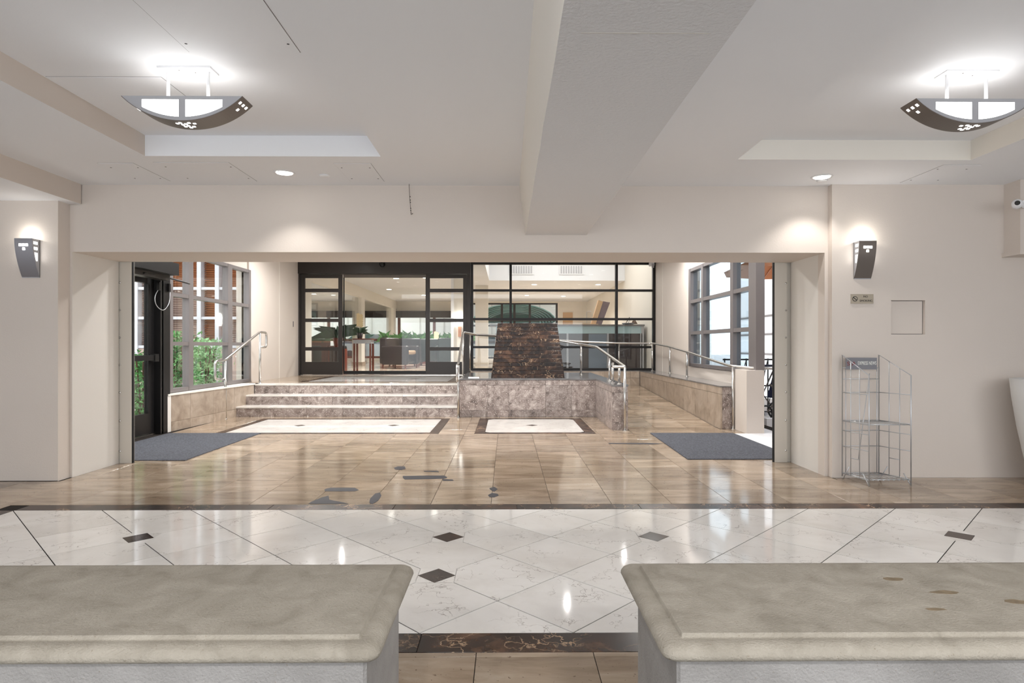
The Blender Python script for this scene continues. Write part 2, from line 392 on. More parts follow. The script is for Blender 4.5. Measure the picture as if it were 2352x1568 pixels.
# 45 degree marble
DG = .6447; hx = DG / 2 - .0042
full = MB().prism([(hx, 0), (0, hx), (-hx, 0), (0, -hx)], -.003, 0).mesh('marble_tile', M_marble)
VX0 = -.366
insets = [(-.366, 3.861), (.923, 3.861), (2.857, 3.861), (-2.300, 3.861), (-.366, 3.216)]
IR = .098
for i in range(-12, 20):
    for j in range(-1, 8):
        cx = VX0 + i * DG / 2; cy = MY1 - j * DG / 2
        if (i + j) % 2 == 0: continue          # tile centres
        P = [(cx + hx, cy), (cx, cy + hx), (cx - hx, cy), (cx, cy - hx)]
        Q = clip(P, MX0, MX1, MY0, MY1)
        if len(Q) < 3 or area2(Q) < .002: continue
        near = [q for q in insets if abs(q[0] - cx) + abs(q[1] - cy) < DG / 2 + .05]
        if len(Q) == 4 and area2(Q) > .98 * area2(P) and not near:
            link('marble_tile', full, floor, (cx, cy, 0)); continue
        if near:      # cut the corner off for the inset
            for (ax, ay) in near:
                dx, dy = ax - cx, ay - cy; L = math.hypot(dx, dy); ux, uy = dx / L, dy / L
                # inset is a square turned 45 deg whose sides run along the joints: cut the diamond corner back square to the diagonal
                lim = DG / 2 - IR * .99
                out = []
                for k in range(len(Q)):
                    a, b = Q[k], Q[(k + 1) % len(Q)]
                    fa = lim - ((a[0] - cx) * ux + (a[1] - cy) * uy); fb = lim - ((b[0] - cx) * ux + (b[1] - cy) * uy)
                    if fa >= 0: out.append(a)
                    if fa * fb < 0:
                        t = fa / (fa - fb); out.append((a[0] + (b[0] - a[0]) * t, a[1] + (b[1] - a[1]) * t))
                Q = out
        Q = [(a - cx, b - cy) for a, b in Q]
        MB().prism(Q, -.003, 0).build('marble_tile', M_marble, floor, loc=(cx, cy, 0))
for (ax, ay) in insets:
    # square inset (side along the joints)
    r = IR - .001
    # corners reach out along the two axes; small spandrels fill the cut corners of the tiles
    MB().prism([(r, 0), (0, r), (-r, 0), (0, -r)], -.003, .0008).build('dark_inset', M_inset, floor, loc=(ax, ay, 0))
    for sx, sy in ((1, 1), (1, -1), (-1, 1), (-1, -1)):
        MB().prism([(sx * (IR + .001), 0.0), (sx * IR, sy * IR), (0.0, sy * (IR + .001))][::(1 if sx * sy > 0 else -1)], -.003, 0).build('marble_chip', M_marble, floor, loc=(ax, ay, 0))
# two framed inlays in the vestibule floor
def inlay(x0, x1, y0, y1, b, z, parent, ins):
    for k in range(int((x1 - x0) / .6) or 1):
        n = int((x1 - x0) / .6) or 1; a = x0 + k * (x1 - x0) / n; c = a + (x1 - x0) / n
        tile('border_tile', M_emp, parent, (a, c, y0, y0 + b), z); tile('border_tile', M_emp, parent, (a, c, y1 - b, y1), z)
    for k in range(2):
        h = (y1 - y0 - 2 * b) / 2
        tile('border_tile', M_emp, parent, (x0, x0 + b, y0 + b + k * h, y0 + b + (k + 1) * h), z); tile('border_tile', M_emp, parent, (x1 - b, x1, y0 + b + k * h, y0 + b + (k + 1) * h), z)
    X0, X1, Y0, Y1 = x0 + b, x1 - b, y0 + b, y1 - b
    n = max(1, round((X1 - X0) / .9))
    cyc = (Y0 + Y1) / 2; hh = (Y1 - Y0)
    for i in range(-2, 2 * n + 3):
        for j in range(-2, 5):
            if (i + j) % 2: continue
            dd = (X1 - X0) / n; cx = X0 + i * dd / 2; cy = cyc + (j - 1) * dd / 2
            g = .002
            Q = clip([(cx + dd / 2 - g, cy), (cx, cy + dd / 2 - g), (cx - dd / 2 + g, cy), (cx, cy - dd / 2 + g)], X0 + g, X1 - g, Y0 + g, Y1 - g)
            if len(Q) < 3 or area2(Q) < .003: continue
            MB().prism([(a - cx, c - cy) for a, c in Q], -.003, 0).build('marble_tile', M_marble, parent, loc=(cx, cy, z))
    for ax in ins:
        MB().prism([(.09, 0), (0, .09), (-.09, 0), (0, -.09)], -.003, .0006).build('dark_inset', M_inset, parent, loc=(ax, cyc, z))
inlay(-4.0, -.93, 8.37, 10.14, .13, 0, floor, (-3.1, -1.7))
for r in subtract(grid_rects(-4.2, -4.0, 8.37, 10.14), (9, 10, 9, 10)): tile('travertine_tile', M_trav, floor, r, 0)
inlay(-.44, 1.215, 8.355, 10.15, .14, 0, floor, (.38,))

# ---- steps and landing (children of the floor)
LF = .51
st = MB().box(-4.62, -.83, 10.40, 14.3, -.01, .155).box(-4.6, -.83, 10.73, 14.3, .155, .325).box(-4.75, -.83, 11.05, 14.9, .325, .494).build('staircase', M_grout_g, floor)
for k, y in enumerate((10.38, 10.71, 11.03)):
    z0 = k * .17; xl = (-4.59, -4.55, -4.50)[k]
    x = xl; n = 0
    while x < -.84:
        x2 = min(x + (.30 if (n == 0 and k % 2) else .61), -.835)
        if x2 > -1.0: x2 = -.835
        a, c = (x2 - x - .003) / 2, (.17 - .028) / 2
        MB().bevbox(-a, a, 0, .018, -c, c, .001).build('riser_tile', M_trav_rough, st, loc=((x + x2) / 2, y + .008, z0 + c))
        y2 = (10.73, 11.05, 11.36)[k]
        MB().bevbox(-a, a, 0, y2 - y - .003, -.026, 0, .004).build('tread_slab', M_tread, st, loc=((x + x2) / 2, y, z0 + .17))
        x = x2; n += 1
land = MB().box(-4.84, -.83, 11.362, 14.9, .44, .5067).build('landing', M_grout, floor)
lt = grid_rects(-4.84, -.83, 11.37, 14.25)
lt = subtract(lt, (-3.95, -.98, 11.62, 13.85))
for r in lt: tile('travertine_tile', M_trav, land, r, LF)
inlay(-3.95, -.98, 11.62, 13.85, .15, LF, land, (-3.2, -1.9))

# ---- ramp
def rz(y): return max(0.0, (y - 9.0) * .054)
MB0 = MB(); MB0.add([(1.7, 9.0, -.28), (3.1, 9.0, -.28), (3.1, 14.2, -.28), (1.7, 14.2, -.28), (1.7, 9.0, -.0033), (3.1, 9.0, -.0033), (3.1, 14.2, rz(14.2) - .0125), (1.7, 14.2, rz(14.2) - .0125)],
   [(0, 3, 2, 1), (4, 5, 6, 7), (0, 1, 5, 4), (1, 2, 6, 5), (2, 3, 7, 6), (3, 0, 4, 7)])
ramp = MB0.build('ramp', M_grout, floor)
for r in grid_rects(1.74, 3.06, 9.0, 14.2): tile('travertine_tile', M_trav, ramp, r, 0, zfun=rz)
# upper ramp behind the fountain, rising left to the landing
up = MB(); up.add([(-.83, 12.7, -.1), (1.74, 12.7, -.1), (1.74, 14.2, -.1), (-.83, 14.2, -.1), (-.83, 12.7, .50), (1.74, 12.7, .24), (1.74, 14.2, .28), (-.83, 14.2, .50)],
   [(0, 3, 2, 1), (4, 5, 6, 7), (0, 1, 5, 4), (1, 2, 6, 5), (2, 3, 7, 6), (3, 0, 4, 7)])
up.build('ramp', M_trav, floor)

# ================================================================== WALLS
# header + front wall
wb = MB()
wb.box(-3.95, 2.92, 5.63, 6.30, 2.05, 2.9)
struct(wb.build('wall_back', M_wall))
sill = struct(MB().box(-3.9, 2.9, 5.615, 5.6295, 2.052, 2.075).build('trim_1', M_wall))
bpy.data.objects.remove(sill)
wl = MB().box(-7, -3.97, 5.48, 5.63, 0, 2.48).box(-7, -3.95, 5.63, 6.30, 0, 2.9).build('wall_left', M_wallL); struct(wl)
wl.data.materials.append(M_wall)
for p in wl.data.polygons:
    if p.normal.y < -.5 or (p.normal.x > .5 and p.center.y < 5.6): p.material_index = 1
NX0, NX1, NZ0, NZ1 = 3.49, 3.80, 1.30, 1.61
wr = MB()
wr.box(2.95, NX0, 5.56, 5.75, 0, 2.66).box(NX1, 6.2, 5.56, 5.75, 0, 2.66).box(NX0, NX1, 5.56, 5.75, 0, NZ0).box(NX0, NX1, 5.56, 5.75, NZ1, 2.66)
wr.box(NX0, NX1, 5.60, 5.75, NZ0, NZ1)
wr.box(2.92, 6.2, 5.75, 6.30, 0, 2.9)
wr.box(2.92, 2.95, 5.63, 5.75, 0, 2.9)
wr = struct(wr.build('wall_right', [M_wall, M_wallL]))
MB().box(NX0, NX1, 5.598, 5.5995, NZ0, NZ1).build('niche_joint', M_grey, wr); MB().box(NX0 + .006, NX1 - .006, 5.592, 5.598, NZ0 + .006, NZ1 - .006).build('niche_panel', M_wall, wr)
for p in wr.data.polygons:
    if p.normal.x < -.5 and p.center.y > 5.9: p.material_index = 1
# hall side and outer enclosure out of view (the hall goes on to both sides and is open behind the camera)
struct(MB().box(-7.2, -7, -2.5, 5.6, 0, 2.9).build('wall_left', M_wall))
struct(MB().box(6.2, 6.4, -2.5, 5.75, 0, 2.9).build('wall_right', M_wall))
# cover block at upper right
struct(MB().box(4.52, 6.2, 5.38, 5.56, 2.035, 2.66).box(4.50, 6.2, 5.36, 5.56, 2.00, 2.035).build('trim_2', M_wall))
# baseboard line : thin dark joint at the wall foot
struct(MB().box(-7, -3.972, 5.4765, 5.4795, .0005, .004).build('baseboard_left', M_ink))

# ================================================================== CEILING
CZ = 2.66
ce = MB()
L0, L1, R0, R1, CYf, CYb, CYr = -2.79, -.975, 1.812, 3.655, .9, 4.77, 4.82
def cb(x0, x1, y0, y1, z0=CZ, z1=2.95, mis=None): ce.box(x0, x1, y0, y1, z0, z1, 0, mis)
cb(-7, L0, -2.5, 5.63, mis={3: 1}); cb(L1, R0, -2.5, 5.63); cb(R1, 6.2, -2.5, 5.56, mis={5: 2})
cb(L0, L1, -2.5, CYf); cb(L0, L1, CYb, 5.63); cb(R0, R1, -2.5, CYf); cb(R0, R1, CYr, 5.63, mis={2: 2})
cb(R1, 2.92, 5.5, 5.6) if 0 else None
cb(L0, L1, CYf, CYb, 2.82, 2.95); cb(R0, R1, CYf, CYr, 2.815, 2.95)
ceil = struct(ce.build('ceiling', [M_ceil, M_beige, M_cream]))
# beams : rough central beam, left soffit beam
bm_ = MB()
n = 26; import random as _r
ys = [-2.5 + (5.63 + 2.5) * i / n for i in range(n + 1)]
vs = []; 
for y in ys:
    j = _r.uniform(-.0025, .0025); k = _r.uniform(-.002, .002)
    vs += [(.17 + j, y, 2.21), (.73 + k, y, 2.21), (.725, y, CZ), (.115, y, CZ)]
fs = []
for i in range(n):
    a = i * 4; fs += [(a, a + 4, a + 5, a + 1), (a + 1, a + 5, a + 6, a + 2), (a + 3, a + 7, a + 4, a)]
bm_.add(vs, fs + [(0, 1, 2, 3), (n * 4 + 3, n * 4 + 2, n * 4 + 1, n * 4)])
beam = bm_.build('beam', [M_beam, M_cream], ceil)
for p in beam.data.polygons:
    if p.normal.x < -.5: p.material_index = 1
MB().box(.24, .66, 1.986, 1.989, 2.2092, 2.2101).build('pour_seam', M_jamb, beam)
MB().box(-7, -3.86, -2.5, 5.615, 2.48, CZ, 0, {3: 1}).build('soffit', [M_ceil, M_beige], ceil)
# access panels
def access(x0, x1, y0, y1, z, g=.004, screws=True):
    p = MB().box(x0, x1, y0, y1, z - .0008, z + .002).build('access_panel', M_grey, ceil)
    MB().box(x0 + g, x1 - g, y0 + g, y1 - g, z - .003, z).build('panel_plate', M_ceil, p)
    if screws:
        for sx in (x0 + .035, x1 - .035):
            for sy in (y0 + .12, y1 - .1):
                MB().lathe([(.006, -.0008), (.0075, 0)], (sx, sy, z - .0031), 10).build('screw', M_ink, p)
access(-1.755, -1.139, 2.3, 3.416, 2.82)
access(-2.78, -2.085, 3.733, 4.32, 2.82, .003, False)
access(-3.28, -2.99, 4.955, 5.50, CZ, .0025); access(-2.82, -2.22, 4.93, 5.495, CZ, .0025); access(-1.39, -1.09, 4.945, 5.495, CZ, .0025)
access(3.53, 3.84, 4.943, 5.50, CZ, .0025)

# ================================================================== JAMBS at the back of the opening
def jamb(name, x_out, x_in, side):
    m = MB(); s = side   # s=+1: jamb at left, opening to the right
    seq = [(0, .035, 6.31), (.035, .085, 6.335), (.085, .225, 6.31)]
    W = abs(x_in - x_out)
    for a, b, y in seq:
        xa = x_out + s * a * W / .225; xb = x_out + s * b * W / .225
        m.box(min(xa, xb), max(xa, xb), y, 6.36, 0, 3.05)
    o = struct(m.build(name, M_jamb))
    xe = x_in
    MB().box(min(xe, xe + s * .012), max(xe, xe + s * .010), 6.312, 6.34, 0, 3.05).build('weather_strip', M_rubber, o)
    for z in (.12, .43, .72, 1.0, 1.28, 1.56, 1.84):
        MB().lathe([(.011, 0), (.010, .004), (.004, .007)], (x_out + s * .1 * W / .225, 6.31, z), 10, axis='y').build('bolt', M_steel, o)
    return o
jamb('trim_3', -4.04, -3.825, 1)
jamb('trim_4', 2.965, 2.755, -1)

# ================================================================== VESTIBULE SHELL
vz = 3.3
# left wall
VLX = -4.80
vl = MB().box(VLX - .2, VLX, 11.42, 14.6, 0, vz).box(VLX - .2, VLX, 6.42, 11.42, 2.6, vz)
vl = struct(vl.build('wall_left', M_wall))
MB().box(VLX, VLX + .004, 13.03, 13.05, LF, vz).build('panel_joint', M_cream, vl)
MB().box(VLX, VLX + .012, 13.85, 13.88, 1.62, 1.74).build('wall_switch', M_grey, vl)
# return nib next to window
MB().box(VLX - .1, VLX + .035, 11.42, 11.62, .55, vz).build('pilaster', M_wall, vl)
# right wall
VRX = 3.45
vr = MB().box(VRX, VRX + .2, 11.6, 14.6, 0, vz).box(VRX, VRX + .2, 8.9, 11.6, 0, .80).box(VRX, VRX + .2, 8.43, 11.6, 2.63, vz)
vr.box(3.26, 3.50, 8.34, 8.9, 0, .86)
vr.box(VRX, VRX + .2, 6.42, 8.43, 2.62, vz)
vr = struct(vr.build('wall_right', M_wall))
MB().box(VRX - .004, VRX, 13.6, 13.62, .62, vz).build('panel_joint', M_cream, vr)
struct(MB().box(-5, 3.65, 6.30, 14.35, vz, vz + .1).build('ceiling', M_ceil))
struct(MB().box(-5, -4.04, 6.31, 6.42, 0, vz).box(2.965, 3.65, 6.31, 6.42, 0, vz).box(-5, 3.65, 6.305, 6.42, 3.05, vz).build('wall_front', M_wall))
# door head reach
# left low wall with travertine panels (trim_5)
def skewbox(m, xb0, xb1, y0, y1, xi, z0, z1):
    m.add([(xi, y0, z0), (xb0, y0, z0), (xb1, y1, z0), (xi, y1, z0), (xi, y0, z1), (xb0, y0, z1), (xb1, y1, z1), (xi, y1, z1)],
          [(0, 3, 2, 1), (4, 5, 6, 7), (0, 1, 5, 4), (1, 2, 6, 5), (2, 3, 7, 6), (3, 0, 4, 7)]); return m
lw = MB(); skewbox(lw, -4.70, -4.51, 8.57, 11.02, -5.0, 0, .49)
lw = struct(lw.build('trim_5', M_cream))
def lx(y): return -4.685 + (y - 8.52) * (.185 / 2.5)
yy = 8.62
for k, L in enumerate((.46, .62, .62, .70)):
    y2 = min(yy + L, 11.0)
    for z0, z1 in ((.0, .13), (.133, .50)):
        m = MB(); skewbox(m, lx(yy) , lx(y2 - .004), yy, y2 - .004, lx(yy) - .06, z0, z1); m.build('stone_panel', M_trav_beige, lw)
    yy = y2
m = MB(); skewbox(m, lx(8.54) + .012, lx(11.02) + .012, 8.54, 11.03, -4.98, .502, .525); m.build('ledge_cap', M_cream, lw)
m = MB(); skewbox(m, lx(8.54) + .004, lx(8.6) + .004, 8.535, 8.612, -4.98, 0, .50); m.build('end_cap', M_wallL, lw)
MB().box(-5.0, VLX + .06, 11.04, 11.42, .0, .525).build('ledge_block', M_cream, lw)

def stone_wall_face_x(parent, x, y0, y1, z0, z1s, step, m, th=.02, side=-1, zf=None):
    """panels on a face looking along -x (side=-1) or +x"""
    y = y0; 
    while y < y1 - .02:
        y2 = min(y + step, y1)
        if y1 - y2 < .12: y2 = y1
        for a, b in z1s:
            zb = a
            if zf: zb = max(a, zf(y) - .01) 
            if b - zb < .015: continue
            x0, x1 = (x, x + th) if side < 0 else (x - th, x)
            MB().box(x0, x1, y + .0015, y2 - .0015, zb, b - .002).build('stone_panel', m, parent)
        y = y2
def stone_wall_face_y(parent, y, x0, x1, zs, step, m, th=.02, first=None):
    x = x0; n = 0
    while x < x1 - .02:
        x2 = min(x + (first if (first and n == 0) else step), x1)
        if x1 - x2 < .1: x2 = x1
        for a, b in zs:
            MB().box(x + .0015, x2 - .0015, y, y + th, a + .001, b - .001).build('stone_panel', m, parent)
        x = x2; n += 1
# right curb wall
rc = struct(MB().box(3.10, 3.449, 8.9, 14.2, 0, .598).box(3.095, 3.25, 8.83, 8.9, 0, .598).build('trim_6', M_grout_g))
stone_wall_face_x(rc, 3.07, 8.81, 14.15, 0, ((0, .50), (.502, .60)), .61, M_trav_beige, .025, -1, rz)
stone_wall_face_y(rc, 8.805, 3.095, 3.258, ((0, .50), (.502, .60)), .4, M_trav_rough, .022)
MB().prism([(3.065, 8.80), (3.262, 8.80), (3.262, 8.905), (3.449, 8.905), (3.449, 14.2), (3.065, 14.2)], .601, .618).build('coping', M_pool, rc)
# glazing curb at the back
gc = struct(MB().box(-.80, 3.44, 14.23, 14.42, 0, .60).build('trim_7', M_grout_g))
stone_wall_face_y(gc, 14.205, -.80, 3.07, ((.0, .45), (.452, .60)), .61, M_trav_beige, .024)
MB().box(-.81, 3.44, 14.2, 14.42, .601, .618).build('coping', M_pool, gc)

# ================================================================== FOUNTAIN
ft = thing('fountain', 'stepped dark marble pyramid fountain on a travertine clad basin', 'fountain', (.36, 11.4, 0))
ft_m = MB()
basin = link('basin', MB().box(-1.13, 1.15, -1.04, 1.2, 0, .60).box(1.15, 1.33, -2.66, 1.2, 0, .60).mesh('basin', M_grout_g), ft)
def fpanel(x0, x1, y0, y1, z0, z1, m=M_trav_rough):
    MB().box(x0 - .36, x1 - .36, y0 - 11.4, y1 - 11.4, z0, z1).build('stone_panel', m, basin)
x = -.79
for k, L in enumerate((.47, .355, .62, .43, .455)):
    x2 = x + L
    for z0, z1 in ((.001, .115), (.117, .532), (.536, .618)): fpanel(x + .0015, x2 - .0015, 10.335, 10.358, z0, z1)
    x = x2
for y0, y1 in ((8.71, 9.25), (9.253, 9.8), (9.803, 10.333)):
    for z0, z1 in ((.001, .115), (.117, .532), (.536, .618)): fpanel(1.488, 1.509, y0, y1, z0, z1, M_trav_rough)
for z0, z1 in ((.001, .115), (.117, .532), (.536, .618)): fpanel(1.49, 1.71, 8.687, 8.709, z0, z1)
for k in range(6):
    y0 = 8.71 + k * .62; y1 = min(y0 + .617, 12.6)
    z = rz(y0); fpanel(1.693, 1.715, y0, y1, max(0, z - .02), .532, M_trav_beige); fpanel(1.693, 1.715, y0, y1, .536, .618, M_trav_beige)
for k in range(4):
    y0 = 10.36 + k * .56; fpanel(-.795, -.772, y0, y0 + .557, .50 if y0 > 11.1 else .2, .618)
MB().box(-1.16, 1.15, -1.075, 1.22, .62, .645).box(1.125, 1.358, -2.72, -1.07, .62, .645).box(1.15, 1.358, -1.07, 1.22, .62, .645).build('basin_coping', M_pool, ft)
MB().box(-1.02, -.83, -.86, -.7, .645, .662).build('basin_light', M_steel, ft)
NC = 14; zb, zt = .645, 1.587; hb, ht = .628, .518
dpb, dpt = .62, .36
ch = (zt - zb) / NC
for i in range(NC):
    z0 = zb + i * ch; f0 = i / NC
    hw = hb + (ht - hb) * f0; hw1 = hb + (ht - hb) * (i + .8) / NC; dp = dpb + (dpt - dpb) * f0
    yc = -.30
    # each course: three stones across the front, core behind
    splits = [-hw, -.265 , .205, hw]
    for s_ in range(3):
        xa, xb = splits[s_] + .001, splits[s_ + 1] - .001
        za, zb_ = z0 + .001, z0 + ch - .004
        xa1 = xa + (hw - hw1 if s_ == 0 else 0); xb1 = xb - (hw - hw1 if s_ == 2 else 0)
        y0, y1 = yc - dp, yc - dp + .12
        y0t = y0 + .004
        zc_ = zb_ - .009
        v = [(xa, y0, za), (xb, y0, za), (xb, y1, za), (xa, y1, za), (xa1, y0, zc_), (xb1, y0, zc_), (xb1, y1, zc_), (xa1, y1, zc_),
             (xa1 + .001, y0 + .009, zb_), (xb1 - .001, y0 + .009, zb_), (xb1 - .001, y1, zb_), (xa1 + .001, y1, zb_)]
        MB().add(v, [(0, 3, 2, 1), (8, 9, 10, 11), (0, 1, 5, 4), (1, 2, 6, 5), (2, 3, 7, 6), (3, 0, 4, 7), (4, 5, 9, 8), (5, 6, 10, 9), (6, 7, 11, 10), (7, 4, 8, 11)]).build('course_stone', M_emp, ft)
    hw1 -= .002
    v = [(-hw + .003, yc - dp + .02, z0), (hw - .003, yc - dp + .02, z0), (hw - .003, yc + dp, z0), (-hw + .003, yc + dp, z0), (-hw1, yc - dp + .02, z0 + ch), (hw1, yc - dp + .02, z0 + ch), (hw1, yc + dp - .01, z0 + ch), (-hw1, yc + dp - .01, z0 + ch)]
    MB().add(v, [(0, 3, 2, 1), (4, 5, 6, 7), (0, 1, 5, 4), (1, 2, 6, 5), (2, 3, 7, 6), (3, 0, 4, 7)]).build('core_course', M_emp, ft)

# ================================================================== HANDRAILS
def rail(name, label, path, posts, r=.021, fil=.07):
    x, y = path[0][0], path[0][1]
    t = thing(name, label, 'handrail', (x, y, 0))
    def T(p): return (p[0] - x, p[1] - y, p[2])
    MB().tube([T(p) for p in path], r, 10, fil).build('rail', M_steel, t, True)
    for p in posts:
        (px, py, z0, z1) = p[:4]
        po = MB().tube([T((px, py, z0 + .001)), T((px, py, z1))], .019, 10).build('post', M_steel, t, True)
        MB().lathe([(.034, 0), (.034, .006), (.022, .010)], T((px, py, z0 + .0005)), 16).build('post_base', M_steel, po, True)
    return t
rail('handrail', 'steel handrail on the left side of the steps beside the big window',
     [(-4.60, 10.07, .66), (-4.615, 9.78, .66), (-4.615, 9.78, .955), (-4.60, 10.07, .955), (-4.49, 11.22, 1.44), (-4.485, 11.52, 1.44), (-4.485, 11.52, 1.17), (-4.49, 11.25, 1.17)],
     [(-4.585, 10.07, 0, .95), (-4.49, 11.24, LF, 1.43)])
rail('handrail', 'steel handrail from the middle of the steps round behind the fountain',
     [(-.80, 10.20, .62), (-.805, 9.98, .62), (-.805, 9.98, .885), (-.80, 10.15, .885), (-.80, 11.3, 1.44), (-.60, 11.9, 1.41), (.0, 12.15, 1.38), (1.0, 12.0, 1.30), (1.40, 11.62, 1.22), (1.62, 11.05, 1.17), (1.66, 8.60, .895), (1.50, 8.72, .90), (1.56, 9.05, .93)],
     [(-.80, 10.17, 0, .88), (-.80, 11.28, .645, 1.43), (1.40, 11.6, .645, 1.215), (1.605, 9.6, .645, 1.0), (1.56, 9.05, .645, .925), (1.61, 8.80, .645, .91), (1.655, 8.62, 0, .89)])
rail('handrail', 'long steel handrail along the glazing and down the right side of the ramp',
     [(-.86, 14.10, 1.45), (.5, 14.10, 1.36), (1.8, 14.10, 1.28), (2.6, 14.10, 1.25), (3.32, 14.08, 1.245), (3.345, 13.9, 1.24), (3.36, 12.7, 1.175), (3.34, 11.3, 1.075), (3.24, 8.86, .90), (3.42, 8.5, .885), (3.80, 8.42, .885)],
     [(-.84, 14.10, .618, 1.44), (.9, 14.10, .30, 1.33) if 0 else (2.6, 14.25, .618, 1.24), (3.34, 14.1, .618, 1.23), (3.36, 12.65, .618, 1.165), (3.345, 11.4, .618, 1.075), (3.24, 8.84, .0, .895) if 0 else (3.235, 8.775, 0, .895)])

# ================================================================== WINDOWS
def gridwin(parent_name, plane, ys, zs, xin, d, m, mg, bw, hw_, opens=None):
    """window in a plane of constant x. ys: mullion centres, zs: transom centres"""
    w_ = struct(link(parent_name, None))
    w_.empty_display_size = .1
    y0, y1, z0, z1 = ys[0], ys[-1], zs[0], zs[-1]
    for i, y in enumerate(ys):
        b = bw[i] if isinstance(bw, (list, tuple)) else bw
        MB().box(xin - d / 2, xin + d / 2, y - b / 2, y + b / 2, z0 - hw_ / 2, z1 + hw_ / 2).build('mullion', m, w_)
    for z in zs:
        for i in range(len(ys) - 1):
            ba = (bw[i] if isinstance(bw, (list, tuple)) else bw) / 2; bb = (bw[i + 1] if isinstance(bw, (list, tuple)) else bw) / 2
            MB().box(xin - d / 2 + .004, xin + d / 2 - .004, ys[i] + ba, ys[i + 1] - bb, z - hw_ / 2, z + hw_ / 2).build('transom', m, w_)
    for i in range(len(ys) - 1):
        for j in range(len(zs) - 1):
            MB().box(xin - .004, xin + .004, ys[i] + .01, ys[i + 1] - .01, zs[j] + .01, zs[j + 1] - .01).build('pane', mg, w_)
    return w_
gridwin('window_1', 'x', [8.70, 9.25, 10.55, 11.36], [.56, 1.225, 1.925, 2.56], VLX + .03, .10, M_grey, M_glass, [.10, .13, .16, .09], .055)
gridwin('window_2', 'x', [8.55, 9.34, 10.76, 11.50], [.84, 1.43, 2.01, 2.60], VRX + .03, .12, M_grey, M_glassblue, [.26, .12, .10, .12], .06)

# back glazing wall (door_1 = sliding entrance, window_3 = fixed lights)
GY = 14.30
d1 = struct(link('door_1', None)); 
MB().box(-4.80, -.84, GY - .12, GY + .10, 2.85, 3.28).build('operator_header', M_dark, d1)
MB().box(-4.80, -4.755, GY - .08, GY + .1, LF, 2.85).box(-.915, -.84, GY - .08, GY + .1, LF, 2.85).build('door_frame', M_dark, d1)
MB().box(-4.755, -.915, GY - .06, GY + .12, LF, LF + .012).build('threshold', M_steel, d1)
def leaf(x0, x1, y, parent):
    lf = MB(); s_ = .09
    lf.box(x0, x0 + s_, y, y + .045, LF + .02, 2.845).box(x1 - s_, x1, y, y + .045, LF + .02, 2.845)
    lf.box(x0 + s_, x1 - s_, y, y + .045, 2.755, 2.845).box(x0 + s_, x1 - s_, y, y + .045, LF + .02, .82)
    lf = lf.build('sliding_leaf', M_dark, parent)
    for z in (1.12, 1.78, 2.47):
        MB().box(x0 + s_, x1 - s_, y, y + .045, z - .04, z + .04).build('rail', M_dark, lf)
    zz = [.82, 1.08, 1.16, 1.74, 1.82, 2.43, 2.51, 2.755]
    for k in range(4): MB().box(x0 + s_, x1 - s_, y + .018, y + .026, zz[2 * k], zz[2 * k + 1]).build('pane', M_glass, lf)
leaf(-4.75, -3.80, GY - .05, d1); leaf(-1.87, -.92, GY - .05, d1)
for a, b in ((-3.80, -2.84), (-2.836, -1.87)):
    q = MB().box(a, b, GY + .055, GY + .065, LF + .12, 2.78).build('pane', M_glass, d1)
    MB().box(a, b, GY + .045, GY + .075, LF + .02, LF + .10).build('bottom_rail', M_black, d1)
MB().box(-3.80, -1.87, GY + .04, GY + .085, 2.775, 2.845).build('top_rail', M_fixdark, d1)
for xx in (-3.80, -1.89): MB().box(xx, xx + .022, GY + .04, GY + .08, LF + .02, 2.78).build('stile', M_black, d1)
MB().lathe([(.001, 0), (.05, .012), (.062, .03), (.04, .055), (.01, .065)], (-2.86, GY - .12, 3.06), 16, axis='y').build('motion_sensor', M_black, d1, True)
w3 = struct(link('window_3', None))
xs = [-.805, .09, 2.55, 3.42]; zs = [.645, 1.16, 1.81, 2.475, 3.10]
for i, x in enumerate(xs):
    b = .055
    MB().box(x - b / 2, x + b / 2, GY - .05, GY + .06, .619, 3.28).build('mullion', M_black, w3)
for j, z in enumerate(zs):
    for i in range(3):
        MB().box(xs[i] + .0275, xs[i + 1] - .0275, GY - .04, GY + .05, z - .026, z + .026).build('transom', M_black, w3)
        if j < 4: MB().box(xs[i] + .02, xs[i + 1] - .02, GY, GY + .008, z + .02, zs[j + 1] - .02).build('pane', M_glass, w3)
for i in range(3): MB().box(xs[i] + .0275, xs[i + 1] - .0275, GY - .04, GY + .05, 3.126, 3.28).build('transom', M_black, w3)

# door_2 : black glass side door in the left wall
d2 = struct(link('door_2', None))
DX = -4.78
MB().box(DX - .06, DX + .10, 8.36, 8.60, 0, 2.62).build('door_post', M_black, d2)
MB().box(DX - .04, DX + .04, 6.55, 6.65, 0, 2.45).build('hinge_stile', M_black, d2)
MB().box(DX - .05, DX + .06, 6.55, 8.36, 2.16, 2.62).build('door_head', M_black, d2)
lf = MB().box(DX - .03, DX + .03, 8.20, 8.33, .03, 2.12).box(DX - .03, DX + .03, 6.66, 6.78, .03, 2.12).box(DX - .03, DX + .03, 6.78, 8.20, .03, .30).box(DX - .03, DX + .03, 6.78, 8.20, 2.02, 2.12).build('door_leaf', M_black, d2)
MB().box(DX - .005, DX + .005, 6.78, 8.20, .30, 2.02).build('pane', M_glass, lf)
MB().box(DX + .035, DX + .10, 6.75, 8.30, 1.0, 1.07).box(DX + .03, DX + .11, 8.22, 8.31, .985, 1.085).build('push_bar', M_black, lf)
MB().box(DX - .04, DX + .05, 6.66, 8.33, .001, .024).build('door_sill', M_steel, d2)
op = MB().box(-4.66, -4.42, 6.6, 8.34, 2.14, 2.30).build('door_operator', M_black, d2)
MB().box(-4.66, -4.52, 6.62, 8.30, 2.07, 2.139).build('operator_cover', M_dark, d2)
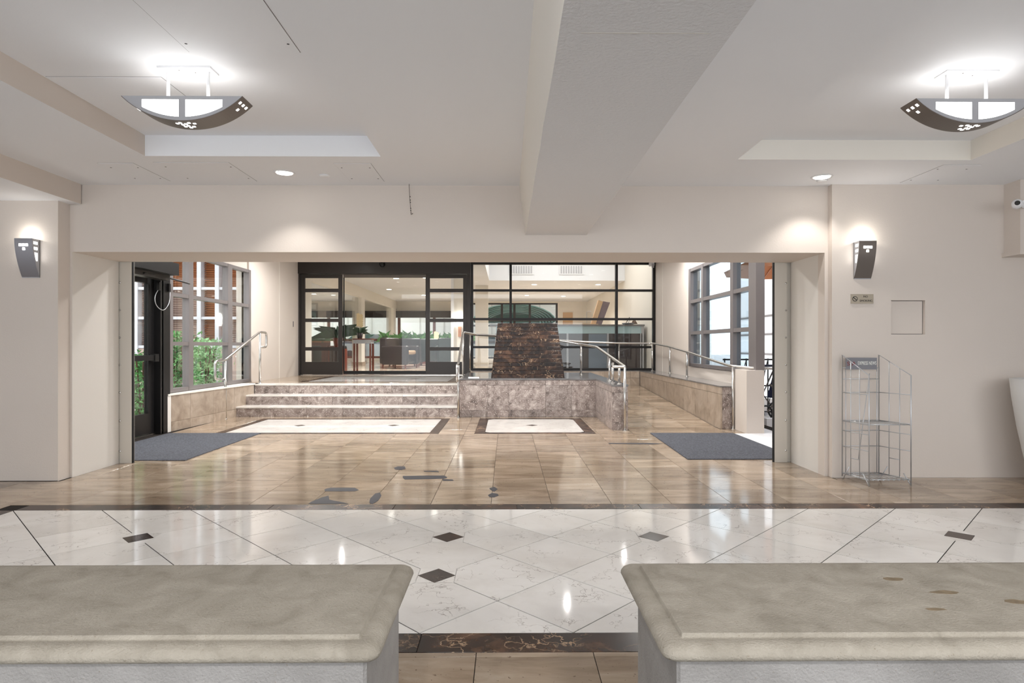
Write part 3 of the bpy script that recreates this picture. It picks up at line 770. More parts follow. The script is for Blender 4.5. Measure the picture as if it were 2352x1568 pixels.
MB().tube([(-4.52, 7.7, 2.10), (-4.55, 8.3, 2.11), (-4.62, 9.0, 2.10)], .014, 8).build('operator_arm', M_black, d2)
MB().tube([(-4.68, 8.36, 2.0), (-4.66, 8.18, 1.85), (-4.66, 8.22, 1.72), (-4.66, 8.4, 1.66), (-4.66, 8.55, 1.78), (-4.66, 8.56, 1.96)], .0045, 8, .1).build('door_loop_cable', M_zinc, d2, True)
for y in (8.30, 8.54): MB().box(-4.69, -4.65, y - .02, y + .02, 1.94, 2.05).build('cable_box', M_black, d2)
MB().box(DX + .045, DX + .10, 8.40, 8.43, .0, 2.6).build('post_groove', M_rubber, d2)
# right side open doorway: threshold slab outside
struct(MB().box(3.10, 3.72, 6.46, 8.34, -.28, .004).box(3.50, 3.72, 8.34, 8.9, -.28, .004).build('trim_8', M_white))

# ceiling lights: first three vestibule ones read from floor glints, others added fill
VEST_AND_FILL = [(-3.5, 13.1), (1.05, 10.7), (2.5, 13.1), (-3.7, 11.6), (-2.6, 11.2), (2.7, 11.4), (2.5, 10.4), (-3.2, 10.4), (-3.6, 8.3), (-2.3, 8.3), (-1.0, 8.3), (.3, 8.3), (1.6, 8.3), (2.5, 7.4), (-3.2, 7.2)]
HALL_FILL = [(-4.9, 1.6), (-.45, .8), (1.35, .8), (4.9, 1.6), (-4.6, -1.2), (-1.9, -1.2), (1.6, -1.2), (4.6, -1.2)]  # all unseen, added so floor bounce brightens the hall ceiling

# ================================================================== MATS, TAPE
tag(MB().bevbox(-4.60, -3.35, 6.44, 8.42, .0004, .009, .004).build('floor_mat', M_mat), 'charcoal entrance mat by the black glass door at left', 'floor mat')
mm = MB(); mm.prism([(1.90, 6.45), (3.08, 6.45), (3.08, 8.36), (1.955, 8.38)], .0004, .009)
tag(mm.build('floor_mat', M_mat), 'charcoal entrance mat by the open doorway at right', 'floor mat')
tapes = [([(-1.106, 6.048), (-1.083, 6.113), (-1.01, 6.112), (-.984, 6.004), (-1.015, 5.942), (-1.078, 5.963)], 'small oval black tape patch nearest the left inlay'),
 ([(-.956, 5.664), (-.578, 5.68), (-.542, 5.605), (-.565, 5.55), (-.912, 5.517)], 'long straight black tape strip in the middle of the travertine floor'),
 ([(-.796, 5.899), (-.662, 5.898), (-.643, 5.837), (-.782, 5.858)], 'thin short black tape sliver just behind the long straight strip'),
 ([(-.578, 5.532), (-.483, 5.513), (-.471, 5.46), (-.563, 5.461)], 'tiny black tape piece just in front of the long strip'),
 ([(-1.519, 5.139), (-1.482, 5.202), (-1.281, 5.2), (-1.229, 5.121), (-1.25, 5.076), (-1.497, 5.078)], 'flat black tape strip above the wedge shaped tape patch'),
 ([(-1.047, 4.70), (-1.07, 4.83), (-1.066, 5.0), (-1.033, 5.029), (-1.002, 4.927), (-.995, 4.762), (-1.016, 4.665)], 'slanting black tape patch beside the wedge shaped patch'),
 ([(-.146, 5.175), (-.107, 5.222), (-.076, 5.143), (-.103, 5.051), (-.138, 5.128)], 'pointed black tape patch, farther of the central pair'),
 ([(-.15, 4.934), (-.12, 5.007), (-.074, 4.977), (-.066, 4.919), (-.1, 4.863), (-.138, 4.877)], 'rounded black tape patch, nearer of the central pair'),
 ([(-1.503, 4.674), (-1.482, 4.80), (-1.424, 4.93), (-1.38, 4.80), (-1.243, 4.711), (-1.2, 4.674)], 'large wedge shaped black tape patch touching the dark border'),
 ([(1.254, 7.56), (1.746, 7.56), (1.906, 7.50), (1.761, 7.45), (1.248, 7.49)], 'long grey tape line leading to the right entrance mat')]
for poly, lab in tapes:
    n = len(poly); c = (sum(p[0] for p in poly) / n, sum(p[1] for p in poly) / n)
    fine = []
    for i in range(n):
        a, b = poly[i], poly[(i + 1) % n]
        for t in (0, .5):
            q = (a[0] + (b[0] - a[0]) * t, a[1] + (b[1] - a[1]) * t)
            k = 1 if t == 0 else random.uniform(.98, 1.08)
            fine.append((c[0] + (q[0] - c[0]) * k, c[1] + (q[1] - c[1]) * k))
    fine = [(a - c[0], b - c[1]) for a, b in fine]
    m = MB(); k = len(fine); vs = [(0, 0, .0022)] + [(a, b, .0015) for a, b in fine] + [(a, b, .0003) for a, b in fine]
    fs = [(0, 1 + i, 1 + (i + 1) % k) for i in range(k)] + [(1 + i, 1 + k + i, 1 + k + (i + 1) % k, 1 + (i + 1) % k) for i in range(k)]
    m.add(vs, fs); o = m.build('floor_tape', M_tape, None, loc=(c[0], c[1], 0)); tag(o, lab, 'tape', 'tape patches on the travertine floor')
for o in [o for o in C.objects if o.name.startswith('floor_tape')]: del o['group']

# ================================================================== STONE BENCHES
def bench(x_flat, x_out, x_body, x_far, label):
    s = 1 if x_flat > 0 else -1       # s=+1: right bench, its inner end faces left
    X = lambda v: v
    t = thing('stone_bench', label, 'bench', ((x_flat + x_far) / 2, 1.85, 0))
    ox, oy = (x_flat + x_far) / 2, 1.85
    # nosing profile (outward offset d from the flat edge, height z)
    q = abs(x_flat - x_out)
    prof = [(0, .450), (0.002, .441), (.006, .4385), (.014, .4400), (.028, .4405), (.042, .4375), (.053, .430), (.059, .420), (.060, .412), (.056, .405), (.046, .400), (.030, .398)]
    prof = [(d * q / .060, z) for d, z in prof]
    y0, y1 = 1.603, 2.105
    loops = []
    seg = 6
    def ring(d, z):
        pts = []
        xi, xo = (x_flat, x_far)
        x_lo, x_hi = min(xi, xo), max(xi, xo)
        rad = max(.0, d * .55) + .004
        for cx, cy, a0 in ((x_hi + d - rad, y1 + d - rad, 0), (x_lo - d + rad, y1 + d - rad, 90), (x_lo - d + rad, y0 - d + rad, 180), (x_hi + d - rad, y0 - d + rad, 270)):
            for k in range(seg + 1):
                a = math.radians(a0 + 90 * k / seg); pts.append((cx + rad * math.cos(a) - ox, cy + rad * math.sin(a) - oy, z))
        return pts
    R = [ring(d, z) for d, z in prof]; n = len(R[0]); m = MB()
    vs = [p for r in R for p in r]
    fs = [tuple(range(n))] + [(i * n + k, (i + 1) * n + k, (i + 1) * n + (k + 1) % n, i * n + (k + 1) % n) for i in range(len(R) - 1) for k in range(n)]
    fs.append(tuple(range((len(R) - 1) * n, len(R) * n))[::-1])
    m.add(vs, fs); o = m.build('seat_slab', M_lime, t, True)
    o.data.polygons[0].use_smooth = False
    bx0, bx1 = (x_body, x_far) if s > 0 else (x_far, x_body)
    m = MB(); b = .008
    px = [(bx0 + b, 1.57), (bx1 - b, 1.57), (bx1, 1.57 + b), (bx1, 2.05 - b), (bx1 - b, 2.05), (bx0 + b, 2.05), (bx0, 2.05 - b), (bx0, 1.57 + b)]
    m.prism([(a - ox, c - oy) for a, c in px], .001, .399); m.build('pedestal', M_lime_l, t)
    return t
M_lime_l = stone('limestone_side', [(.25, srgb(122, 118, 114)), (.5, srgb(146, 142, 138)), (.75, srgb(164, 160, 156))], nscale=3, rough=.75, tilevar=0,
               speck=(srgb(140, 130, 118), 130, .67), bump=.45, bscale=130, seedshift=7)
bench(-.383, -.322, -.358, -2.6, 'buff limestone bench with rounded edge at the lower left')
b2 = bench(.458, .395, .436, 2.7, 'buff limestone bench with brown water stains at the lower right')
# stains: flat marks on the slab of the right bench
M_stain = mat('brown_stain', srgb(118, 102, 80), .8, var=.25, vscale=40)
for (sx, sy, rx, ry) in ((1.24, 1.965, .035, .016), (1.33, 1.86, .045, .014), (1.49, 1.79, .035, .015), (1.22, 1.74, .03, .009)):
    m = MB(); k = 14
    pts = [(sx + rx * math.cos(2 * math.pi * i / k) * random.uniform(.8, 1.15) - 1.579, sy + ry * math.sin(2 * math.pi * i / k) * random.uniform(.8, 1.15) - 1.85) for i in range(k)]
    m.prism(pts, .4498, .4503); m.build('water_stain', M_stain, b2)

# ================================================================== PENDANT LIGHTS
def pendant(loc, label, mirror):
    """semi-flush boat-shaped fixture; origin at the centre of its top, front towards -y"""
    t = thing('ceiling_light', label, 'ceiling light', loc, 0, None)
    s = -1 if mirror else 1
    HL, HGT, D = .348, .142, .14
    Rr = (HL * HL + HGT * HGT) / (2 * HGT)
    def zb_(x): return (Rr - HGT) - math.sqrt(max(0, Rr * Rr - x * x))       # 0 at the ends, -HGT in the middle
    N = 36
    for y0, y1, nm in ((0, .004, 'front_panel'), (D - .004, D, 'rear_panel')):
        m = MB()
        for i in range(N):
            xa = -HL + 2 * HL * i / N; xb = -HL + 2 * HL * (i + 1) / N; xm = (xa + xb) / 2
            za, zc = zb_(xa), zb_(xb)
            opening = .018 < abs(xm) < .232
            if opening:
                m.prism([(xa, -.020), (xb, -.020), (xb, 0), (xa, 0)], y0, y1, 'y')
                m.prism([(xa, za), (xb, zc), (xb, min(zc + .022, -.02)), (xa, min(za + .022, -.02))], y0, y1, 'y')
            else:
                m.prism([(xa, za), (xb, zc), (xb, 0), (xa, 0)], y0, y1, 'y')
        m.build(nm, M_fix, t)
    for sx in (-1, 1):
        m = MB(); k = 10
        for i in range(k):
            xa = .012 + .226 * i / k; xb = .012 + .226 * (i + 1) / k
            a, b = sx * xa, sx * xb
            if a > b: a, b = b, a
            m.prism([(a, zb_(a) + .012), (b, zb_(b) + .012), (b, -.008), (a, -.008)], .008, .012, 'y')
        m.build('diffuser', M_glow, t)
    m = MB(); vs = []
    for i in range(N + 1):
        x = -HL + 2 * HL * i / N; z = zb_(x); vs += [(x, -.003, z), (x, -.003, z - .004), (x, D + .003, z - .004), (x, D + .003, z)]
    fs = [(i * 4 + k, i * 4 + (k + 1) % 4, i * 4 + 4 + (k + 1) % 4, i * 4 + 4 + k) for i in range(N) for k in range(4)]
    m.add(vs, fs + [(3, 2, 1, 0), (N * 4, N * 4 + 1, N * 4 + 2, N * 4 + 3)])
    m.build('curved_shade', M_fixdark, t)
    # square lit openings in the shade
    def hole(u, v, w_=.017):
        x = u; z = zb_(x); dx = .01; sl = math.atan2(zb_(x + dx) - zb_(x - dx), 2 * dx)
        o = MB().box(-w_ / 2, w_ / 2, -w_ / 2, w_ / 2, -.0012, 0).build('lit_opening', M_glow, t, loc=(x, v, z - .0042)); o.rotation_euler = (0, -sl, 0)
    for sg in (1, -1):
        for v in (.03, .07, .11): hole(sg * .322, v)
        hole(sg * .29, .07)
    for u, v in ((-.05, .045), (-.025, .03), (-.025, .06), (0, .045), (0, .075), (.025, .03), (.025, .09), (.05, .045), (0, .105), (-.025, .09)):
        hole(s * u, v, .015)
    m = MB(); m.box(-.155, .155, .015, .125, .168, .18); m.build('canopy_plate', M_white, t)
    for sx in (-.04, .04): MB().lathe([(.004, -.002), (.004, 0)], (sx, .06 + sx * .4, .1675), 8).build('plate_screw', M_grey, t)
    for sx in (-.117, .117): MB().tube([(sx, .07, -.03), (sx, .07, .169)], .0095, 10).build('rod', M_white, t, True)
    MB().box(-.22, .22, .03, .11, -.05, -.045).build('lamp_tray', M_white, t)
    return t
pz = 2.640
pendant((-1.875, 3.57, pz), 'boat shaped bronze and frosted ceiling light hanging in the left recess', False)
pendant((2.735, 3.57, pz), 'boat shaped bronze and frosted ceiling light hanging in the right recess', True)
for x in (-1.875, 2.735):
    area('uplight', (x, 3.64, pz - .012), .42, .42, (1, .985, .95), (math.pi, 0, 0), .08)

# ================================================================== SCONCES
def sconce(loc, label, M_shade):
    t = thing('wall_sconce', label, 'wall light', loc)
    H, W, P = .335, .155, .09
    def yf(z): # front offset from the wall (negative y) for height above bottom
        u = z / H; return -P * math.sin(u * math.pi / 2) ** .9 if u > 0 else 0
    m = MB(); N = 14
    for i in range(N):
        za, zc = H * i / N, H * (i + 1) / N; ya, yb = yf(za) - .002, yf(zc) - .002
        m.prism([(ya, za), (yb, zc), (yb + .004, zc), (ya + .004, za)], -W / 2, W / 2, 'x')
    m.build('curved_shade', M_shade, t)
    MB().box(-W / 2, W / 2, -.006, -.0005, 0, H).build('back_plate', M_fix, t)
    for sx in (-1, 1):
        x0 = sx * W / 2; x0, x1 = (x0, x0 + .003) if sx < 0 else (x0 - .003, x0)
        m = MB()
        for i in range(N):
            za, zc = H * i / N, H * (i + 1) / N; zm = (za + zc) / 2
            ya, yb = yf(za) + .001, yf(zc) + .001
            if zm < H * .40 or H * .66 < zm < H * .70 or H * .80 < zm < H * .84 or zm > H * .93:
                m.prism([(ya, za), (yb, zc), (0, zc), (0, za)], x0, x1, 'x')
            else:
                m.prism([(ya, za), (yb, zc), (yb + .012, zc), (ya + .012, za)], x0, x1, 'x')
                m.prism([(-.028, za), (-.028, zc), (0, zc), (0, za)], x0, x1, 'x')
        m.build('side_panel', M_fix, t)
        xx = x0 + (.004 if sx < 0 else -.003)
        m = MB()
        for i in range(5, 13):
            za, zc = H * i / N, H * (i + 1) / N
            m.prism([(yf(za) + .008, za), (yf(zc) + .008, zc), (-.022, zc), (-.022, za)], xx, xx + .002, 'x')
        m.build('diffuser', M_glow, t)
    for u, v in ((-.028, .83), (0, .83), (.028, .83), (0, .73)):
        z = H * v; y = yf(z) - .0021
        MB().box(u - .011, u + .011, y - .002, y, z - .011, z + .011).build('lit_opening', M_glow, t)
    return t
s1 = sconce((-4.205, 5.48, 1.797), 'curved silver grey wall sconce on the left wall', M_silver)
s2 = sconce((3.225, 5.56, 1.80), 'curved bronze wall sconce on the right wall above the no smoking sign', M_fixdark)
point('sconce_lamp', (-4.205, 5.42, 2.16), 0.5, (1, .96, .88), .02); point('sconce_lamp', (3.225, 5.50, 2.165), 0.9, (1, .96, .88), .02)

# ================================================================== SIGN, CAMERAS, SENSORS, PLANTER
sg = thing('no_smoking_sign', 'small bronze NO SMOKING sign on the right wall', 'sign', (3.222, 5.56, 1.622))
MB().box(-.102, .102, -.008, -.0005, -.043, .043).build('plate', M_signm, sg)
MB().lathe([(.024, 0), (.024, .0012)], (-.067, -.008, 0), 24, axis='y').build('symbol_disc', M_ink, sg)
MB().lathe([(.018, 0), (.018, .0008)], (-.067, -.0092, 0), 24, axis='y').build('symbol_face', M_signm, sg)
o = MB().box(-.019, .019, -.0009, 0, -.0035, .0035).build('symbol_slash', M_ink, sg, loc=(-.067, -.0102, 0)); o.rotation_euler = (0, math.radians(40), 0)
text('lettering', 'NO', .026, M_ink, sg, (.03, -.0085, .020), (math.radians(90), 0, 0))
text('lettering', 'SMOKING', .026, M_ink, sg, (.034, -.0085, -.018), (math.radians(90), 0, 0), width=.115)

def bullet_cam(loc, rz, label, wall_dy, sc=1.):
    t = thing('security_camera', label, 'camera', loc, rz)
    MB().lathe([(.030, 0), (.034, .01), (.034, .10), (.022, .125)], (0, .0, 0), 20, axis='y').build('housing', M_white, t, True)
    t.children[0].location = (0, .12, 0)
    MB().lathe([(.019, 0), (.019, .004)], (0, -.0055, 0), 20, axis='y').build('lens', M_ink, t)
    MB().lathe([(.036, 0), (.038, .015), (.036, .03)], (.0, .05, 0), 20, axis='y').build('collar', M_white, t, True)
    MB().tube([(0, .07, 0), (.05, .11, .0), (.06, wall_dy, .02)], .012, 8).build('bracket', M_white, t, True)
    MB().lathe([(.035, 0), (.035, .012)], (.06, wall_dy, .02), 16, axis='y').build('mount_plate', M_white, t)
    t.scale = (sc,) * 3
    return t
bullet_cam((4.36, 5.22, 2.415), math.radians(-38), 'white bullet security camera high at the right edge', .2, 1.05)
t = thing('security_camera', 'small white security camera above the glass entrance wall', 'camera', (3.34, 14.2, 3.05))
MB().box(-.05, .05, -.10, .04, -.02, .06).build('housing', M_white, t); MB().box(-.02, .03, -.15, -.1, -.07, .02).build('lens_hood', M_fix, t); MB().box(-.02, .02, .04, .07, 0, .04).build('bracket', M_white, t)

def disc_light(loc, r, label, group, name='recessed_light', power=None, em=M_glow2):
    t = thing(name, label, 'ceiling light', loc, 0, group)
    MB().lathe([(r * .78, -.001), (r, -.006), (r * 1.04, -.001)], (0, 0, 0), 24).build('trim_ring', M_white, t, True)
    MB().lathe([(r * .7, -.004), (r * .77, -.0065)], (0, 0, 0), 24).build('lens', em, t)
    return t
disc_light((-1.88, 5.22, CZ), .085, 'recessed round downlight in the ceiling left of the beam', None)
disc_light((2.73, 5.31, CZ), .085, 'recessed round downlight in the ceiling near the right wall', None)
spot('downlight', (-1.88, 5.25, CZ - .02), 13, (1, .96, .91), 104, .55, .04); spot('downlight', (2.73, 5.33, CZ - .02), 13, (1, .96, .91), 104, .55, .04)
for i, (x, y) in enumerate(VEST_AND_FILL):  # weak first three are inferred lights, the stronger rest are added fill
    disc_light((x, y, vz), .04 if i < 3 else .08, 'unseen vestibule ceiling downlight behind the header, in a set mostly added as fill', 'downlights in the vestibule ceiling', em=M_glow)
    spot('vestibule_and_fill_lamp', (x, y, vz - .03), (8 if i < 3 else 75) if y > 9 else 60, (1, .99, .97), 165, .6, .02 if i < 3 else .08)
for i, (x, y) in enumerate(HALL_FILL):  # added fill, no such fixtures known
    disc_light((x, y, CZ), .10, 'unseen round downlight added as fill in the hall ceiling over the benches', 'added fill downlights over the benches', em=M_glow)
    spot('hall_fill_lamp', (x, y, CZ - .03), 34 if y > 0 else 110, (.98, .99, 1), 165, .6, .10)
for x, y, lab in ((-1.565, 5.30, 'flat white smoke detector beside the left ceiling downlight'), (2.79, 5.425, 'flat white smoke detector behind the right ceiling downlight')):
    t = thing('smoke_detector', lab, 'detector', (x, y, CZ)); MB().lathe([(.028, -.014), (.042, -.010), (.046, -.001)], (0, 0, 0), 20).build('cover', M_white, t, True)
    MB().lathe([(.048, -.003), (.048, -.0005)], (0, 0, 0), 20).build('base_plate', M_white, t)
# hanging wire hook on the header
hk = thing('wire_hook', 'thin wire with little hooks dangling in front of the header wall', 'hook', (-.885, 5.58, 2.66))
MB().tube([(0, 0, 0), (.006, 0, -.10), (.012, 0, -.20), (.02, 0, -.27)], .0025, 6).build('wire', M_fixdark, hk)
for z in (-.115, -.145, -.165, -.22, -.24): MB().lathe([(.001, -.006), (.006, 0), (.001, .006)], (.004 - z * .05, 0, z), 8).build('bead', M_ink, hk)
MB().tube([(.018, 0, -.255), (.02, 0, -.275), (.035, 0, -.265)], .004, 6).build('hook_end', M_fixdark, hk)
# planter at right edge
pl = thing('planter', 'tall tapered white planter at the right edge', 'planter', (4.63, 5.15, 0))
MB().lathe([(.13, .001), (.17, .05), (.215, .25), (.26, .5), (.295, .75), (.31, .915), (.285, .915), (.27, .88)], (0, 0, 0), 48).build('pot', M_vase, pl, True)
MB().lathe([(.268, .86), (.268, .88)], (0, 0, 0), 32).build('soil', M_bark, pl)

# ================================================================== WIRE RACK
rk = thing('wire_rack', 'empty zinc wire newspaper rack standing against the right wall', 'rack', (3.0, 5.5, 0))
def Wp(p): return (p[0] - 3.0, p[1] - 5.5, p[2])
BL, BR, FL, FR = (3.005, 5.49), (3.335, 5.49), (3.075, 5.20), (3.44, 5.21)
def wire(pts, r=.0035, nm='wire'): return MB().tube([Wp(p) for p in pts], r, 6).build(nm, M_zinc, rk, True)
def lerp(a, b, t): return tuple(a[i] + (b[i] - a[i]) * t for i in range(len(a)))
for B, F, tf in ((BL, FL, .93), (BR, FR, .925)):
    zt_b, zt_f = 1.115, .945
    wire([(B[0], B[1], .03), (B[0], B[1], zt_b), (F[0], F[1], zt_f), (F[0], F[1], .004)], .005, 'side_frame')
    wire([(F[0], F[1], .006), lerp((F[0], F[1], .10), (B[0], B[1], .10), .22)], .0045, 'foot')
    wire([(B[0], B[1] - .012, .006), lerp((B[0], B[1], .13), (F[0], F[1], .13), .28)], .0045, 'foot')
    for t_ in (.33, .66):
        p = lerp(B, F, t_); wire([(p[0], p[1], .05), (p[0], p[1], zt_b + (zt_f - zt_b) * t_)])
    for z in (.78, .53, .44, .30, .06): wire([(B[0], B[1], z), (F[0], F[1], z)])
    p, q = lerp(B, F, .33), lerp(B, F, .66); wire([(p[0], p[1], .21), (q[0], q[1], .21)])
for z in (1.0, .90, .78, .53, .44, .30, .06): wire([(BL[0], BL[1], z), (BR[0], BR[1], z)], .004)
for x in (3.035, 3.315): wire([(x, 5.487, .06), (x, 5.487, 1.0)])
for nm, z in (('shelf', .525), ('shelf', .055)):
    m = MB()
    for i in range(9):
        t_ = i / 8; a = lerp(BL, BR, t_); b = lerp(FL, FR, t_); m.tube([Wp((a[0], a[1], z)), Wp((b[0], b[1] + .01, z - .005))], .0028, 6)
    for t_ in (.15, .95):
        a, b = lerp(BL, FL, t_), lerp(BR, FR, t_); m.tube([Wp((a[0], a[1], z)), Wp((b[0], b[1], z))], .0038, 6)
    m.build(nm, M_zinc, rk, True)
wire([(3.24, 5.47, .95), (3.075, 5.36, .20)], .0035)
hc = MB().box(.035, .315, -.016, -.010, .985, 1.09).build('header_card', M_signgrey, rk)
text('lettering', 'EXPRESS NEWS', .045, M_whiteink, hc, (.225, -.0165, 1.04), (math.radians(90), 0, 0), width=.165)
o = text('lettering', 'S A', .05, M_redink, hc, (.085, -.0165, 1.035), (math.radians(90), 0, 0), width=.08)

# ================================================================== INTERIOR LOBBY BEYOND THE GLAZING
IL, IR_, IY = -5.0, 3.65, 28.0; IC = 3.2
fl2 = MB().box(-12, 6, 14.43, IY + .3, .2, .5067).build('interior_floor', M_intfloor, floor)
for r in grid_rects(-4.8, -.6, 14.45, 20.4)[::1]:
    tile('travertine_tile', M_intfloor, fl2, r, LF)
MB().box(-12, 6, 20.42, IY + .3, .507, LF - .001).build('floor_field', M_intfloor, fl2)
MB().box(-.58, 6, 14.45, 20.42, .507, LF - .001).build('floor_field', M_intfloor, fl2)
ci = MB().box(-12, -.54, 14.42, IY, IC, IC + .15).box(-.54, 6, 19.0, IY, IC, IC + .15)
ci.box(-.54, 6, 14.42, 19.0, 4.3, 4.4).box(-.64, -.54, 14.42, 19.0, IC + .15, 4.3).box(-.54, 6, 19.0, 19.1, IC + .15, 4.3)
struct(ci.build('ceiling', M_ceil))
struct(MB().box(-5.0, 3.65, 14.2, 14.42, 3.4, 4.4).box(3.65, 3.8, 14.3, 14.5, 0, 4.4).box(-12, -4.95, 14.42, 14.6, 0, 3.3).build('wall_front', M_wall))
wri = struct(MB().box(IR_, IR_ + .2, 14.42, IY, LF - .1, 4.4).build('wall_right', M_intwall))
# far wall with arched window openings
fw = MB()
fw.box(-1.62, 6, IY, IY + .2, LF, .60).box(2.32, 6, IY, IY + .2, .6, 4.3).box(-1.62, 2.32, IY, IY + .2, 3.13, 3.3)
fw.box(-2.1, -1.62, IY, IY + .2, LF, 3.3).box(-12, -2.1, IY, IY + .2, 2.75, 3.3).box(-12, -2.1, IY, IY + .2, LF, .62)
fw = struct(fw.build('wall_back', M_intwall))
MB().box(2.55, 2.60, IY - .04, IY, LF, 2.7).box(2.95, 3.0, IY - .04, IY, LF, 2.7).box(2.6, 2.95, IY - .04, IY, 2.65, 2.7).box(2.6, 2.95, IY - .02, IY, LF, 2.65).build('far_door', M_tan, fw)
w4 = struct(link('window_4', None))
for x in (-1.58, -.22, .35, 1.05, 2.28): MB().box(x - .05, x + .05, IY + .02, IY + .1, .60, 3.13).build('mullion', M_black, w4)
for z in (.63, 1.35, 2.1, 2.35, 3.10):
    MB().box(-1.62, 2.32, IY + .03, IY + .09, z - .04, z + .04).build('transom', M_black, w4)
MB().box(-1.6, 2.3, IY + .055, IY + .065, .6, 3.1).build('pane', M_glass, w4)
w5 = struct(link('window_5', None))
for x in (-2.15, -3.3, -4.9, -6.5, -8.1, -9.7): MB().box(x - .06, x + .06, IY + .02, IY + .12, .62, 2.75).build('mullion', M_redwood, w5)
for z in (.66, 1.45, 2.70): MB().box(-12, -2.1, IY + .03, IY + .1, z - .05, z + .05).build('transom', M_redwood, w5)
MB().box(-12, -2.1, IY + .06, IY + .07, .62, 2.75).build('pane', M_glass, w5)
MB().box(-12, -2.1, IY - .35, IY - .02, 2.45, 2.75).build('valance', M_dark, w5)
# teal awning beyond the far window
aw = thing('awning', 'teal half round awning outside the far lobby window', 'awning', (.35, IY + .4, 2.3))
m = MB(); K = 16; R_ = 1.9
for i in range(K):
    a0, a1 = math.pi * i / K, math.pi * (i + 1) / K
    m.add([(R_ * math.cos(a0), 0, .8 * math.sin(a0)), (R_ * math.cos(a1), 0, .8 * math.sin(a1)), (R_ * math.cos(a1), 2.5, .8 * math.sin(a1)), (R_ * math.cos(a0), 2.5, .8 * math.sin(a0))], [(0, 1, 2, 3), (3, 2, 1, 0)])
m.build('canvas', M_teal, aw)
m = MB(); 
for i in range(K): 
    a0, a1 = math.pi * i / K, math.pi * (i + 1) / K
    m.add([(0, 2.45, 0), (R_ * math.cos(a0), 2.45, .8 * math.sin(a0)), (R_ * math.cos(a1), 2.45, .8 * math.sin(a1))], [(0, 1, 2)])
m.build('rear_panel', M_teal, aw)
for q in (-1.85, 1.85): MB().box(q - .03, q + .03, 2.38, 2.44, -1.999, .02).build('support_post', M_black, aw)
for k in range(6):
    rr = 1 - k * .06
    MB().tube([(R_ * rr * math.cos(math.pi * i / 12), k * .4 + .02, .8 * rr * math.sin(math.pi * i / 12)) for i in range(13)], .03, 5).build('rib', M_tealrib, aw)
# left side colonnade of panels
col = struct(MB().box(IL - .12, IL, 14.6, IY, 2.85, IC).build('wall_left', M_intwall))
for i, y in enumerate((15.5, 21.4, 27.4)):
    MB().box(IL - .30, IL + .02, y - .25, y + .25, LF, 2.849).build('column', M_cream, col)
    MB().box(IL - .32, IL + .04, y - .27, y + .27, LF, LF + .12).build('plinth', M_trav_beige, col)
w6 = struct(link('window_6', None))
for a, b in ((15.75, 21.15), (21.65, 27.15)):
    MB().box(IL - .10, IL - .09, a, b, LF + .02, 2.84).build('pane', M_glass, w6)
struct(MB().box(-12.2, -12, 14.42, IY, 0, 3.3).build('wall_left', M_intwall))

# recessed lights inside
spots = [(-3.0, 16.0), (-1.9, 16.2), (-3.3, 18.4), (-2.4, 18.2), (-4.2, 22), (-2.2, 22.5), (-3.3, 24.5), (-1.2, 25.5), (-7.0, 19), (-7.5, 24), (.9, 20.2), (3.0, 20.2), (.8, 22.3), (2.6, 22.8), (.8, 24.6), (2.3, 25.0)]
LL = ['just behind the door header, nearest of all', 'behind the right half of the entrance doors, second nearest', 'in the second row behind the left glass', 'in the second row, over the armchairs',
      'close to the left panelled wall', 'above the dark green armchair', 'above the long planter box', 'far back, toward the awning window', 'beyond the left colonnade, nearer one', 'beyond the left colonnade, farther one',
      'nearest left one behind the air vent soffit', 'nearest right one behind the air vent soffit', 'in the middle left behind the soffit', 'in the middle right above the reception desk', 'farthest left before the arched awning', 'farthest right before the arched awning']
for i, (x, y) in enumerate(spots):
    if i == 0: proto = disc_light((x, y, IC), .11, 'round lobby downlight', None); o = proto
    else: o = dup(proto, (x, y, IC))
    o['label'] = 'lobby ceiling downlight ' + LL[i]; o['group'] = 'downlights in the lobby ceiling'
for i, (x, y) in enumerate(((-3, 17), (-2.6, 21), (-3, 25), (-8, 18), (-8, 24), (1.6, 20.6), (1.6, 25))):
    spot('lobby_lamp', (x, y, IC - .03), 300, (1, .95, .89), 150, .8, .12)
area('lobby_cove', (1.6, 16.6, 4.25), 3.2, 55, (1, .98, .96), (0, 0, 0), 3.5)
# vents on the soffit face
for x0, lab in ((.08, 'left white louvred air vent on the lobby soffit'), (1.62, 'right white louvred air vent on the lobby soffit')):
    v = thing('air_vent', lab, 'vent', (x0, 18.995, 3.38))
    MB().box(0, .76, -.02, 0, 0, .31).build('frame', M_white, v)
    for k in range(9): MB().box(.04 + k * .077, .085 + k * .077, -.03, -.02, .04, .27).build('louvre', M_fix, v)

# reception desk
rd = thing('reception_desk', 'long reception desk with blue glass band and dark front panels', 'desk', (1.6, 16.0, LF))
MB().box(-2.05, 1.98, -.05, .75, 1.19, 1.235).build('counter', M_counter, rd)
MB().box(-1.88, 1.95, 0, .03, 1.00, 1.19).build('glass_band', M_tealglass, rd)
MB().box(-1.88, 1.95, .03, .7, 0, 1.185).build('carcass', M_darkpanel, rd)
xx = [-1.88, -.02 , 1.03, 1.90]
for i in range(3):
    MB().box(xx[i] + .03, xx[i + 1] - .03, .01, .03, .03, .99).build('front_panel', M_darkpanel if i != 1 else M_darkpanel, rd)
    if i == 1: MB().box(xx[i] + .55, xx[i + 1] - .03, .005, .02, .03, .99).build('front_panel', M_bluepanel, rd)
for x in xx + [.0 - .0]: 
    if x: MB().box(x - .025, x + .025, -.01, .03, 0, 1.0).build('metal_strip', M_fix, rd)
MB().box(1.90, 1.97, -.01, .03, 0, 1.19).build('metal_strip', M_fix, rd)
